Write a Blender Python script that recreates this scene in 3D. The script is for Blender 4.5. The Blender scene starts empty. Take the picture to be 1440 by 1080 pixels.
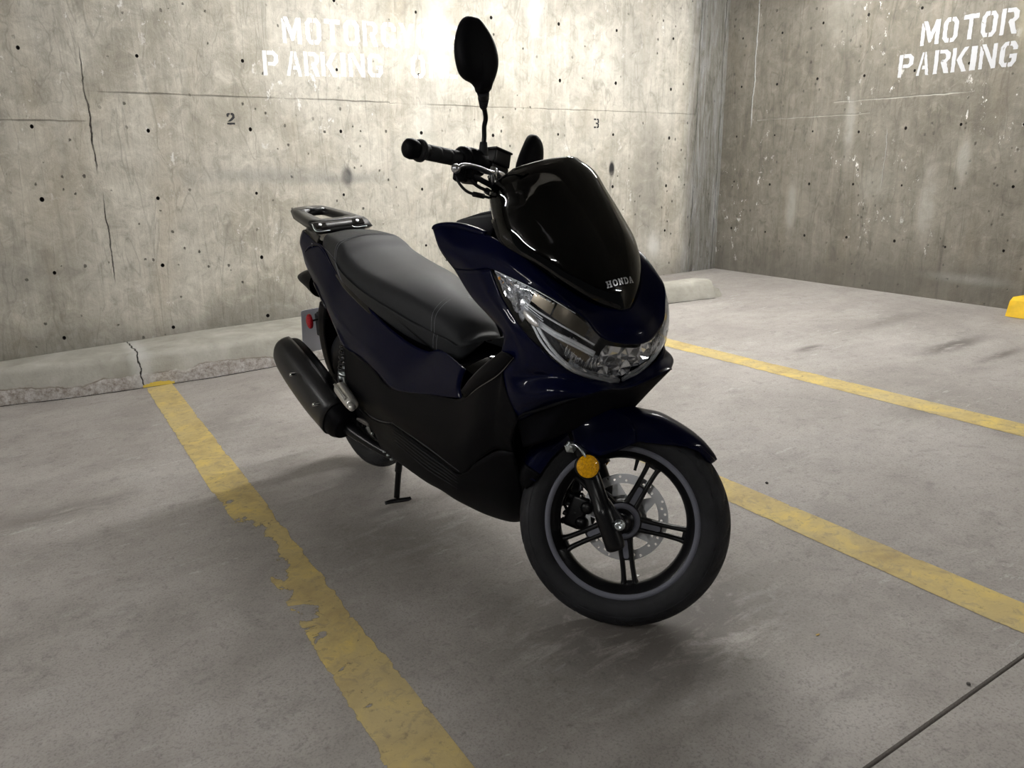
import bpy, bmesh, math, random
from mathutils import Vector, Matrix, noise
from mathutils.geometry import delaunay_2d_cdt
C = bpy.context.scene.collection
SC = bpy.context.scene
PI = math.pi

# ---------------------------------------------------------------- camera
cam_data = bpy.data.cameras.new('camera')
cam_data.sensor_width = 36.0
cam_data.lens = 27.766
cam_data.clip_start = 0.05
cam = bpy.data.objects.new('camera', cam_data)
C.objects.link(cam)
cr = Vector((0.84615444, -0.53288602, -0.00742649)); cu = Vector((0.14872338, 0.22272634, 0.96346995)); cf = Vector((0.51176559, 0.81634886, -0.26771349))
cam.matrix_world = Matrix(((cr.x, cu.x, -cf.x, 0), (cr.y, cu.y, -cf.y, 0), (cr.z, cu.z, -cf.z, 1.1015), (0, 0, 0, 1)))
SC.camera = cam

# ---------------------------------------------------------------- world, exposure
world = bpy.data.worlds.new('world'); SC.world = world; world.use_nodes = True
world.node_tree.nodes['Background'].inputs[0].default_value = (0.95, 0.98, 1.0, 1)
world.node_tree.nodes['Background'].inputs[1].default_value = 0.045
SC.view_settings.view_transform = 'Standard'
SC.view_settings.look = 'None'
SC.view_settings.gamma = 1.0
SC.view_settings.use_curve_mapping = False
SC.view_settings.exposure = 0.24

D_WALL = 4.963
X_WALL = 5.228
Z_CEIL = 2.62

def floor_z(x):
    z0 = 0.19219
    return z0 + 0.0207 * (x - 4.5548) if x > 4.5548 else z0 - 0.056 * (4.5548 - x)

# ---------------------------------------------------------------- node helpers
def new_mat(name):
    m = bpy.data.materials.new(name); m.use_nodes = True
    nt = m.node_tree
    for n in list(nt.nodes): nt.nodes.remove(n)
    out = nt.nodes.new('ShaderNodeOutputMaterial')
    return m, nt, out

def principled(nt, out, col=(0.5, 0.5, 0.5), rough=0.5, metal=0.0, spec=0.5, coat=0.0, coat_rough=0.03, trans=0.0, ior=1.45):
    p = nt.nodes.new('ShaderNodeBsdfPrincipled')
    p.inputs['Base Color'].default_value = (*col, 1)
    p.inputs['Roughness'].default_value = rough
    p.inputs['Metallic'].default_value = metal
    p.inputs['Specular IOR Level'].default_value = spec
    p.inputs['Coat Weight'].default_value = coat
    p.inputs['Coat Roughness'].default_value = coat_rough
    p.inputs['Transmission Weight'].default_value = trans
    p.inputs['IOR'].default_value = ior
    if out: nt.links.new(p.outputs[0], out.inputs[0])
    return p

class NT:
    """short-hand for building node graphs"""
    def __init__(s, nt): s.nt = nt; s.L = nt.links
    def n(s, t, **kw):
        x = s.nt.nodes.new(t)
        for k, v in kw.items(): setattr(x, k, v)
        return x
    def coord(s, scale=(1, 1, 1), loc=(0, 0, 0), rot=(0, 0, 0)):
        tc = s.n('ShaderNodeTexCoord'); mp = s.n('ShaderNodeMapping')
        mp.inputs['Scale'].default_value = scale; mp.inputs['Location'].default_value = loc; mp.inputs['Rotation'].default_value = rot
        s.L.new(tc.outputs['Object'], mp.inputs[0]); return mp.outputs[0]
    def noise(s, vec, scale=5, detail=6, rough=0.6, dist=0.0):
        x = s.n('ShaderNodeTexNoise'); x.inputs['Scale'].default_value = scale; x.inputs['Detail'].default_value = detail
        x.inputs['Roughness'].default_value = rough; x.inputs['Distortion'].default_value = dist
        s.L.new(vec, x.inputs['Vector']); return x.outputs['Fac']
    def voro(s, vec, scale=5, feature='F1', rnd=1.0):
        x = s.n('ShaderNodeTexVoronoi', feature=feature); x.inputs['Scale'].default_value = scale; x.inputs['Randomness'].default_value = rnd
        s.L.new(vec, x.inputs['Vector']); return x.outputs['Distance']
    def ramp(s, fac, stops):
        x = s.n('ShaderNodeValToRGB'); e = x.color_ramp.elements
        while len(e) < len(stops): e.new(0.5)
        for i, (p, c) in enumerate(stops):
            e[i].position = p; e[i].color = (*c, 1) if isinstance(c, tuple) else (c, c, c, 1)
        s.L.new(fac, x.inputs[0]); return x.outputs[0]
    def math(s, op, a, b=None, clamp=False):
        x = s.n('ShaderNodeMath', operation=op); x.use_clamp = clamp
        for i, v in enumerate((a, b)):
            if v is None: continue
            if isinstance(v, (int, float)): x.inputs[i].default_value = v
            else: s.L.new(v, x.inputs[i])
        return x.outputs[0]
    def mix(s, fac, a, b, mode='MIX'):
        x = s.n('ShaderNodeMix', data_type='RGBA', blend_type=mode)
        for i, v in ((0, fac), (6, a), (7, b)):
            if isinstance(v, (int, float)): x.inputs[i].default_value = v if i == 0 else (v, v, v, 1)
            elif isinstance(v, tuple): x.inputs[i].default_value = (*v, 1)
            else: s.L.new(v, x.inputs[i])
        return x.outputs[2]
    def sep(s, vec):
        x = s.n('ShaderNodeSeparateXYZ'); s.L.new(vec, x.inputs[0]); return x.outputs
    def smooth(s, v, a, b):
        x = s.n('ShaderNodeMapRange', interpolation_type='SMOOTHSTEP')
        x.inputs['From Min'].default_value = a; x.inputs['From Max'].default_value = b
        s.L.new(v, x.inputs[0]); return x.outputs[0]
    def bump(s, h, p, strength=0.3, dist=0.01):
        x = s.n('ShaderNodeBump'); x.inputs['Strength'].default_value = strength; x.inputs['Distance'].default_value = dist
        s.L.new(h, x.inputs['Height']); s.L.new(x.outputs[0], p.inputs['Normal'])
    def spot(s, xyz, cx, cz, rx, rz, ax=0, az=2, soft=0.5):
        """soft elliptical mask around a point of a wall"""
        dx = s.math('DIVIDE', s.math('SUBTRACT', xyz[ax], cx), rx); dz = s.math('DIVIDE', s.math('SUBTRACT', xyz[az], cz), rz)
        d = s.math('SQRT', s.math('ADD', s.math('MULTIPLY', dx, dx), s.math('MULTIPLY', dz, dz)))
        return s.smooth(d, 1.0, soft)

def wall_material(name, base, light, dark, ax, extra=None, joint_z=None, joint_x0=None, crack=None, spots=(), damp=True, corner=None, pocks=0.62, pock_amt=0.8):
    m, nt, out = new_mat(name); N = NT(nt)
    p = principled(nt, out, base, 0.9, spec=0.25)
    st = (1.0, 1.0, 1.0)
    c = N.coord(); xyz = N.sep(c)
    big = N.noise(c, 1.1, 5, 0.55, 0.3)
    med = N.noise(c, 4.5, 7, 0.62, 0.5)
    strc = N.coord(scale=(7.0, 7.0, 0.42)); streak = N.noise(strc, 2.1, 6, 0.62, 0.25)
    strc2 = N.coord(scale=(30.0, 30.0, 1.3)); streak2 = N.noise(strc2, 1.6, 5, 0.6, 0.2)
    fine = N.noise(c, 55, 4, 0.7)
    col = N.mix(N.ramp(big, [(0.32, 0.0), (0.68, 1.0)]), dark, light)
    col = N.mix(N.math('MULTIPLY', N.ramp(med, [(0.42, 0.0), (0.75, 1.0)]), 0.5), col, tuple(v * 1.28 for v in light))
    col = N.mix(N.math('MULTIPLY', N.ramp(streak, [(0.30, 1.0), (0.47, 0.0)]), 0.42), col, tuple(v * 0.62 for v in dark))
    col = N.mix(N.math('MULTIPLY', N.ramp(streak, [(0.56, 0.0), (0.72, 1.0)]), 0.45), col, tuple(min(v * 1.35, 0.8) for v in light))
    col = N.mix(N.math('MULTIPLY', N.ramp(streak2, [(0.58, 0.0), (0.70, 1.0)]), 0.16), col, tuple(v * 0.66 for v in base))
    m2 = N.noise(N.coord(loc=(6, 6, 2)), 11, 8, 0.72, 0.6); m3 = N.noise(N.coord(loc=(1, 9, 2)), 31, 6, 0.75, 0.4)
    col = N.mix(N.math('MULTIPLY', N.ramp(m2, [(0.34, 1.0), (0.50, 0.0)]), 0.52), col, tuple(v * 0.66 for v in dark))
    col = N.mix(N.math('MULTIPLY', N.ramp(m2, [(0.53, 0.0), (0.68, 1.0)]), 0.50), col, tuple(min(v * 1.35, .8) for v in light))
    col = N.mix(N.math('MULTIPLY', N.ramp(m3, [(0.30, 1.0), (0.44, 0.0)]), 0.30), col, tuple(v * 0.60 for v in dark))
    # warm stain
    stain = N.noise(N.coord(scale=(2.2, 2.2, 0.7), loc=(3, 1, 7)), 1.6, 5, 0.6, 0.5)
    col = N.mix(N.math('MULTIPLY', N.ramp(stain, [(0.52, 0.0), (0.7, 1.0)]), 0.30), col, (base[0] * 0.95, base[1] * 0.86, base[2] * 0.74))
    # thin form lines / curving run edges
    run = N.noise(N.coord(scale=(3.4, 3.4, 0.55), loc=(5, 2, 1)), 2.0, 3, 0.5, 0.9)
    line = N.math('ABSOLUTE', N.math('SUBTRACT', run, 0.5))
    col = N.mix(N.math('MULTIPLY', N.ramp(line, [(0.0, 1.0), (0.012, 0.0)]), 0.42), col, tuple(v * 0.55 for v in dark))
    # white lime specks
    sp = N.noise(N.coord(scale=(1, 1, 0.6), loc=(9, 4, 2)), 16, 5, 0.75)
    reg = N.ramp(N.noise(N.coord(loc=(2, 8, 5)), 1.5, 3, 0.5), [(0.5, 0.0), (0.62, 1.0)])
    col = N.mix(N.math('MULTIPLY', N.ramp(sp, [(0.62, 0.0), (0.66, 1.0)]), reg), col, (0.72, 0.71, 0.68))
    # pock marks
    pv = N.n('ShaderNodeTexVoronoi'); pv.inputs['Scale'].default_value = 17
    N.L.new(N.coord(scale=(1, 1, 0.8)), pv.inputs['Vector'])
    cell = N.math('GREATER_THAN', N.sep(pv.outputs['Color'])[0], pocks)
    wob = N.math('ADD', pv.outputs['Distance'], N.math('MULTIPLY', N.math('SUBTRACT', N.noise(c, 90, 3, 0.6), 0.5), 0.22))
    pock = N.math('MULTIPLY', N.smooth(wob, 0.15, 0.09), cell)
    pock2 = N.math('MULTIPLY', pock, N.ramp(N.noise(N.coord(loc=(4, 4, 4)), 2.3, 3, 0.5), [(0.40, 0.0), (0.52, 1.0)]))
    col = N.mix(N.math('MULTIPLY', pock2, pock_amt), col, (0.055, 0.05, 0.045))
    h = N.math('ADD', N.math('MULTIPLY', med, 0.5), N.math('MULTIPLY', fine, 0.22))
    h = N.math('ADD', h, N.math('MULTIPLY', streak2, 0.25))
    h = N.math('SUBTRACT', h, N.math('MULTIPLY', pock2, 0.8))
    if joint_z is not None:
        wz = N.math('ADD', xyz[2], N.math('MULTIPLY', N.math('SUBTRACT', N.noise(c, 9, 3, 0.5), 0.5), 0.016))
        for (jz, x0, x1, depth) in joint_z:
            msk = N.smooth(N.math('ABSOLUTE', N.math('SUBTRACT', wz, jz)), 0.006, 0.002)
            msk = N.math('MULTIPLY', msk, N.math('MULTIPLY', N.math('GREATER_THAN', xyz[ax], x0), N.math('LESS_THAN', xyz[ax], x1)))
            msk = N.math('MULTIPLY', msk, N.ramp(N.noise(c, 3.2, 3, 0.5), [(0.40, 0.15), (0.6, 1.0)]))
            col = N.mix(N.math('MULTIPLY', msk, abs(depth)), col, (0.10, 0.09, 0.08) if depth > 0 else (0.55, 0.54, 0.5))
            h = N.math('SUBTRACT', h, N.math('MULTIPLY', msk, 0.5))
    if crack:
        for (cx, z0, z1, w, dpt) in crack:
            wx = N.math('ADD', xyz[ax], N.math('MULTIPLY', N.math('SUBTRACT', N.noise(c, 5, 4, 0.6), 0.5), 0.05))
            msk = N.smooth(N.math('ABSOLUTE', N.math('SUBTRACT', wx, cx)), w, w * 0.35)
            msk = N.math('MULTIPLY', msk, N.math('MULTIPLY', N.smooth(xyz[2], z0, z0 + 0.1), N.smooth(xyz[2], z1, z1 - 0.15)))
            msk = N.math('MULTIPLY', msk, N.ramp(N.noise(c, 4.0, 4, 0.6), [(0.34, 0.1), (0.5, 1.0)]))
            col = N.mix(N.math('MULTIPLY', msk, abs(dpt)), col, (0.035, 0.03, 0.028) if dpt > 0 else (0.62, 0.63, 0.64))
            h = N.math('SUBTRACT', h, N.math('MULTIPLY', msk, 0.7 if dpt > 0 else -0.4))
    for (cx, cz, rx, rz, colr, amt, soft) in spots:
        k = N.spot(xyz, cx, cz, rx, rz, ax=ax, soft=soft)
        k = N.math('MULTIPLY', k, N.math('ADD', N.math('MULTIPLY', N.ramp(med, [(0.36, 0.0), (0.56, 1.0)]), 0.55), 0.45))
        col = N.mix(N.math('MULTIPLY', k, amt), col, colr)
    if damp:
        dz = N.math('SUBTRACT', xyz[2], N.math('MULTIPLY', xyz[0], 0.03))
        dz = N.math('ADD', dz, N.math('MULTIPLY', N.math('SUBTRACT', big, 0.5), 0.55))
        k = N.smooth(dz, 0.40, 0.12)
        col = N.mix(N.math('MULTIPLY', k, 0.55), col, (0.12, 0.113, 0.098))
    if corner:
        k = N.smooth(xyz[ax], corner[0], corner[1])
        cs = N.noise(N.coord(scale=(9, 9, 1.1), loc=(1, 1, 3)), 2.2, 8, 0.72, 1.2)
        cc = N.ramp(cs, [(0.34, (0.055, 0.052, 0.045)), (0.47, (0.15, 0.146, 0.128)), (0.60, (0.22, 0.225, 0.228)), (0.70, (0.42, 0.42, 0.40))])
        col = N.mix(N.math('MULTIPLY', k, 0.85), col, cc)
    N.L.new(col, p.inputs['Base Color'])
    h = N.math('ADD', h, N.math('MULTIPLY', m2, 0.5))
    N.bump(h, p, 0.7, 0.016)
    return m

def floor_material():
    m, nt, out = new_mat('floor_concrete'); N = NT(nt)
    p = principled(nt, out, (0.3, 0.29, 0.27), 0.72, spec=0.3)
    c = N.coord(); xyz = N.sep(c)
    big = N.noise(c, 0.9, 5, 0.6, 0.6)
    med = N.noise(c, 3.6, 7, 0.65, 0.4)
    fine = N.noise(c, 38, 5, 0.75)
    grit = N.noise(c, 170, 3, 0.7)
    col = N.ramp(big, [(0.30, (0.315, 0.292, 0.272)), (0.5, (0.395, 0.370, 0.345)), (0.7, (0.465, 0.440, 0.412))])
    brush = N.noise(N.coord(scale=(1.0, 3.0, 1.0), rot=(0, 0, 0.25), loc=(2, 0, 0)), 2.6, 6, 0.62, 0.4)
    col = N.mix(N.math('MULTIPLY', N.ramp(brush, [(0.40, 1.0), (0.55, 0.0)]), 0.13), col, (0.165, 0.152, 0.138))
    col = N.mix(N.math('MULTIPLY', N.ramp(med, [(0.36, 1.0), (0.5, 0.0)]), 0.28), col, (0.205, 0.182, 0.172))
    col = N.mix(N.math('MULTIPLY', N.ramp(med, [(0.56, 0.0), (0.72, 1.0)]), 0.40), col, (0.52, 0.505, 0.48))
    # scuffed pale scratches
    sc = N.noise(N.coord(scale=(2.2, 9, 1), rot=(0, 0, -0.35), loc=(4, 1, 0)), 3.4, 6, 0.75, 0.3)
    sreg = N.ramp(N.noise(N.coord(loc=(7, 3, 0)), 1.3, 3, 0.5), [(0.48, 0.0), (0.62, 1.0)])
    col = N.mix(N.math('MULTIPLY', N.math('MULTIPLY', N.ramp(sc, [(0.59, 0.0), (0.66, 1.0)]), sreg), 0.7), col, (0.55, 0.54, 0.52))
    # oil stains on the right floor, dark blotches under and left of the scooter
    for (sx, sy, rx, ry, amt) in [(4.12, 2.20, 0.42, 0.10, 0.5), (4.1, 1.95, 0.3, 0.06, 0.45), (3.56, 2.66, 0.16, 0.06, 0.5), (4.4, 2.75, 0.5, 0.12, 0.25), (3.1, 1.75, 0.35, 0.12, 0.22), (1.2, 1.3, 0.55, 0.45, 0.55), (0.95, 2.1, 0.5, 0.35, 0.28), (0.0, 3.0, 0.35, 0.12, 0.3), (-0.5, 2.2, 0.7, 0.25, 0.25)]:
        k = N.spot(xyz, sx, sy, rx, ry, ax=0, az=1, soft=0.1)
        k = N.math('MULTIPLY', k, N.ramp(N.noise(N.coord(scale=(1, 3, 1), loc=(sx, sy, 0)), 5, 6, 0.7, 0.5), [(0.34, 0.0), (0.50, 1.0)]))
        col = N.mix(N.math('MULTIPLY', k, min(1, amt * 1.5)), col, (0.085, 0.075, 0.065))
    sp1 = N.noise(N.coord(loc=(3, 3, 0)), 9, 9, 0.78, 0.5)
    col = N.mix(N.math('MULTIPLY', N.ramp(sp1, [(0.32, 1.0), (0.46, 0.0)]), 0.38), col, (0.15, 0.138, 0.128))
    col = N.mix(N.math('MULTIPLY', N.ramp(sp1, [(0.56, 0.0), (0.70, 1.0)]), 0.30), col, (0.56, 0.54, 0.51))
    # dark fine aggregate
    col = N.mix(N.math('MULTIPLY', N.ramp(fine, [(0.29, 1.0), (0.44, 0.0)]), 0.42), col, (0.10, 0.09, 0.085))
    col = N.mix(N.math('MULTIPLY', N.ramp(grit, [(0.33, 1.0), (0.50, 0.0)]), 0.42), col, (0.12, 0.11, 0.10))
    col = N.mix(N.math('MULTIPLY', N.ramp(grit, [(0.66, 0.0), (0.74, 1.0)]), 0.35), col, (0.6, 0.59, 0.57))
    N.L.new(col, p.inputs['Base Color'])
    N.L.new(N.ramp(med, [(0.3, 0.55), (0.7, 0.82)]), p.inputs['Roughness'])
    h = N.math('ADD', N.math('MULTIPLY', fine, 0.5), N.math('MULTIPLY', grit, 0.35))
    h = N.math('ADD', h, N.math('MULTIPLY', med, 0.4))
    N.bump(h, p, 0.42, 0.006)
    return m

def paint_line_material(name, wear):
    m, nt, out = new_mat(name); N = NT(nt)
    p = principled(nt, None, (0.6, 0.42, 0.07), 0.65, spec=0.3)
    c = N.coord(); xyz = N.sep(c)
    n1 = N.noise(c, 9, 7, 0.65, 0.4); n2 = N.noise(c, 42, 5, 0.7); n3 = N.noise(c, 2.3, 4, 0.5)
    col = N.ramp(n1, [(0.3, (0.41, 0.31, 0.14)), (0.5, (0.55, 0.43, 0.18)), (0.66, (0.68, 0.52, 0.16))])
    col = N.mix(N.math('MULTIPLY', N.ramp(n3, [(0.45, 0.0), (0.60, 1.0)]), 0.6), col, (0.50, 0.41, 0.22))
    col = N.mix(N.math('MULTIPLY', N.ramp(n2, [(0.30, 1.0), (0.42, 0.0)]), 0.55), col, (0.16, 0.13, 0.09))
    n4 = N.noise(N.coord(loc=(8, 1, 0)), 26, 7, 0.75, 0.8)
    col = N.mix(N.math('MULTIPLY', N.ramp(n4, [(0.52, 0.0), (0.62, 1.0)]), 0.55), col, (0.33, 0.27, 0.17))
    N.L.new(col, p.inputs['Base Color'])
    N.bump(N.math('ADD', n1, N.math('MULTIPLY', n2, 0.5)), p, 0.5, 0.004)
    # chipped areas let the concrete show
    uv = N.n('ShaderNodeUVMap'); u = N.sep(uv.outputs[0])
    e = N.math('SUBTRACT', 0.5, N.math('ABSOLUTE', N.math('SUBTRACT', u[0], 0.5)))       # 0 at the edges
    chip = N.noise(N.coord(loc=(1.7, 0.4, 0)), 11, 6, 0.62, 0.6)
    big = N.noise(N.coord(loc=(3.1, 5.2, 0)), 3.0, 4, 0.55, 0.3)
    a = N.math('ADD', N.math('MULTIPLY', chip, 0.55), N.math('MULTIPLY', big, 0.45))
    a = N.math('ADD', a, N.math('MULTIPLY', N.smooth(e, 0.0, 0.10), 0.16))
    w = None
    for (v0, r_, amt) in wear:
        k = N.math('MULTIPLY', N.smooth(N.math('ABSOLUTE', N.math('SUBTRACT', u[1], v0)), r_, r_ * 0.3), amt)
        w = k if w is None else N.math('MAXIMUM', w, k)
    if w is not None:
        side = N.smooth(u[0], 0.75, 0.25)
        a = N.math('SUBTRACT', a, N.math('MULTIPLY', w, N.math('ADD', N.math('MULTIPLY', side, 0.7), 0.3)))
    mask = N.smooth(a, 0.462, 0.485)
    tr = N.n('ShaderNodeBsdfTransparent'); mx = N.n('ShaderNodeMixShader')
    N.L.new(mask, mx.inputs[0]); N.L.new(tr.outputs[0], mx.inputs[1]); N.L.new(p.outputs[0], mx.inputs[2]); N.L.new(mx.outputs[0], out.inputs[0])
    return m

def stencil_paint(name, col, thr):
    m, nt, out = new_mat(name); N = NT(nt)
    p = principled(nt, None, col, 0.7, spec=0.3)
    c = N.coord(); n1 = N.noise(c, 22, 6, 0.7, 0.3)
    mask = N.smooth(n1, thr, thr + 0.03)
    tr = N.n('ShaderNodeBsdfTransparent'); mx = N.n('ShaderNodeMixShader')
    N.L.new(mask, mx.inputs[0]); N.L.new(tr.outputs[0], mx.inputs[1]); N.L.new(p.outputs[0], mx.inputs[2]); N.L.new(mx.outputs[0], out.inputs[0])
    return m

def simple(name, col, rough=0.5, metal=0.0, spec=0.5, coat=0.0, noise_amt=0.0, nscale=40, bump=0.0, bscale=200, **kw):
    m, nt, out = new_mat(name); N = NT(nt)
    p = principled(nt, out, col, rough, metal, spec, coat, **kw)
    c = N.coord()
    n1 = N.noise(c, nscale, 4, 0.6)
    N.L.new(N.mix(N.ramp(n1, [(0.35, 0.0), (0.65, 1.0)]), tuple(v * (1 - noise_amt) for v in col), tuple(v * (1 + noise_amt) for v in col)), p.inputs['Base Color'])
    if bump: N.bump(N.noise(c, bscale, 3, 0.6), p, bump, 0.001)
    return m

def kerb_material():
    m, nt, out = new_mat('kerb_concrete'); N = NT(nt)
    p = principled(nt, out, (0.4, 0.39, 0.35), 0.9, spec=0.2)
    c = N.coord(); xyz = N.sep(c)
    med = N.noise(c, 5, 6, 0.62, 0.3); fine = N.noise(c, 60, 4, 0.7)
    col = N.ramp(med, [(0.3, (0.30, 0.29, 0.25)), (0.55, (0.42, 0.405, 0.36)), (0.75, (0.52, 0.51, 0.47))])
    uv = N.n('ShaderNodeUVMap'); u = N.sep(uv.outputs[0])      # v runs up the front face
    # spalled lower half of the face
    e = N.math('ADD', u[1], N.math('MULTIPLY', N.math('SUBTRACT', N.noise(c, 3.0, 5, 0.6), 0.5), 0.75))
    spall = N.math('MULTIPLY', N.smooth(e, 0.42, 0.36), N.math('LESS_THAN', xyz[0], 3.0))
    rough = N.noise(c, 34, 6, 0.8)
    col = N.mix(spall, col, N.ramp(rough, [(0.32, (0.20, 0.16, 0.13)), (0.46, (0.42, 0.38, 0.345)), (0.62, (0.64, 0.62, 0.60))]))
    rim = N.math('MULTIPLY', N.math('LESS_THAN', xyz[0], 3.0), N.smooth(N.math('ABSOLUTE', N.math('SUBTRACT', e, 0.40)), 0.035, 0.0)); rim = N.math('MULTIPLY', rim, N.ramp(N.noise(c, 4, 3, 0.5), [(0.42, 0.0), (0.55, 1.0)]))
    col = N.mix(N.math('MULTIPLY', rim, 0.75), col, (0.12, 0.085, 0.06))
    col = N.mix(N.math('MULTIPLY', N.ramp(fine, [(0.3, 1.0), (0.42, 0.0)]), 0.25), col, (0.17, 0.15, 0.13))
    wx = N.math('ADD', xyz[0], N.math('MULTIPLY', N.math('SUBTRACT', N.noise(c, 12, 4, 0.6), 0.5), 0.05))
    ck = N.smooth(N.math('ABSOLUTE', N.math('SUBTRACT', wx, 0.49)), 0.0055, 0.0015)
    col = N.mix(N.math('MULTIPLY', N.smooth(N.math('ABSOLUTE', N.math('SUBTRACT', wx, 0.50)), 0.075, 0.01), 0.5), col, (0.62, 0.62, 0.61))
    col = N.mix(ck, col, (0.03, 0.027, 0.025))
    N.L.new(col, p.inputs['Base Color'])
    h = N.math('ADD', N.math('MULTIPLY', med, 0.4), N.math('MULTIPLY', fine, 0.15))
    h = N.math('SUBTRACT', h, N.math('MULTIPLY', spall, N.math('MULTIPLY', rough, 1.2)))
    h = N.math('SUBTRACT', h, ck)
    N.bump(h, p, 0.8, 0.015)
    return m

# ---------------------------------------------------------------- geometry helpers
def cat(pts, n, closed=False):
    """Catmull-Rom resample of a polyline (tuples of any length) to n points"""
    P = [tuple(p) for p in pts]; k = len(P)
    if k == 2 and not closed:
        return [tuple(a + (b - a) * i / (n - 1) for a, b in zip(P[0], P[1])) for i in range(n)]
    segs = k if closed else k - 1
    out = []
    for i in range(n):
        t = i * segs / (n if closed else (n - 1)); s = min(int(t), segs - 1); f = t - s
        if closed: a, b, c, d = P[(s - 1) % k], P[s % k], P[(s + 1) % k], P[(s + 2) % k]
        else:
            b, c = P[s], P[s + 1]
            a = P[s - 1] if s > 0 else tuple(2 * x - y for x, y in zip(b, c))
            d = P[s + 2] if s + 2 < k else tuple(2 * y - x for x, y in zip(b, c))
        out.append(tuple(0.5 * (2 * y + (z - x) * f + (2 * x - 5 * y + 4 * z - w) * f * f + (-x + 3 * y - 3 * z + w) * f ** 3) for x, y, z, w in zip(a, b, c, d)))
    return out

def lerp3(a, b, t): return tuple(x + (y - x) * t for x, y in zip(a, b))

RAKE = math.radians(27.0)
ST_AX = Vector((-math.sin(RAKE), 0, math.cos(RAKE))); ST_G = Vector((1.401, 0, 0))
ST_M = Matrix.Translation(ST_G) @ Matrix.Rotation(0.7598, 4, ST_AX) @ Matrix.Translation(-ST_G)

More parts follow.
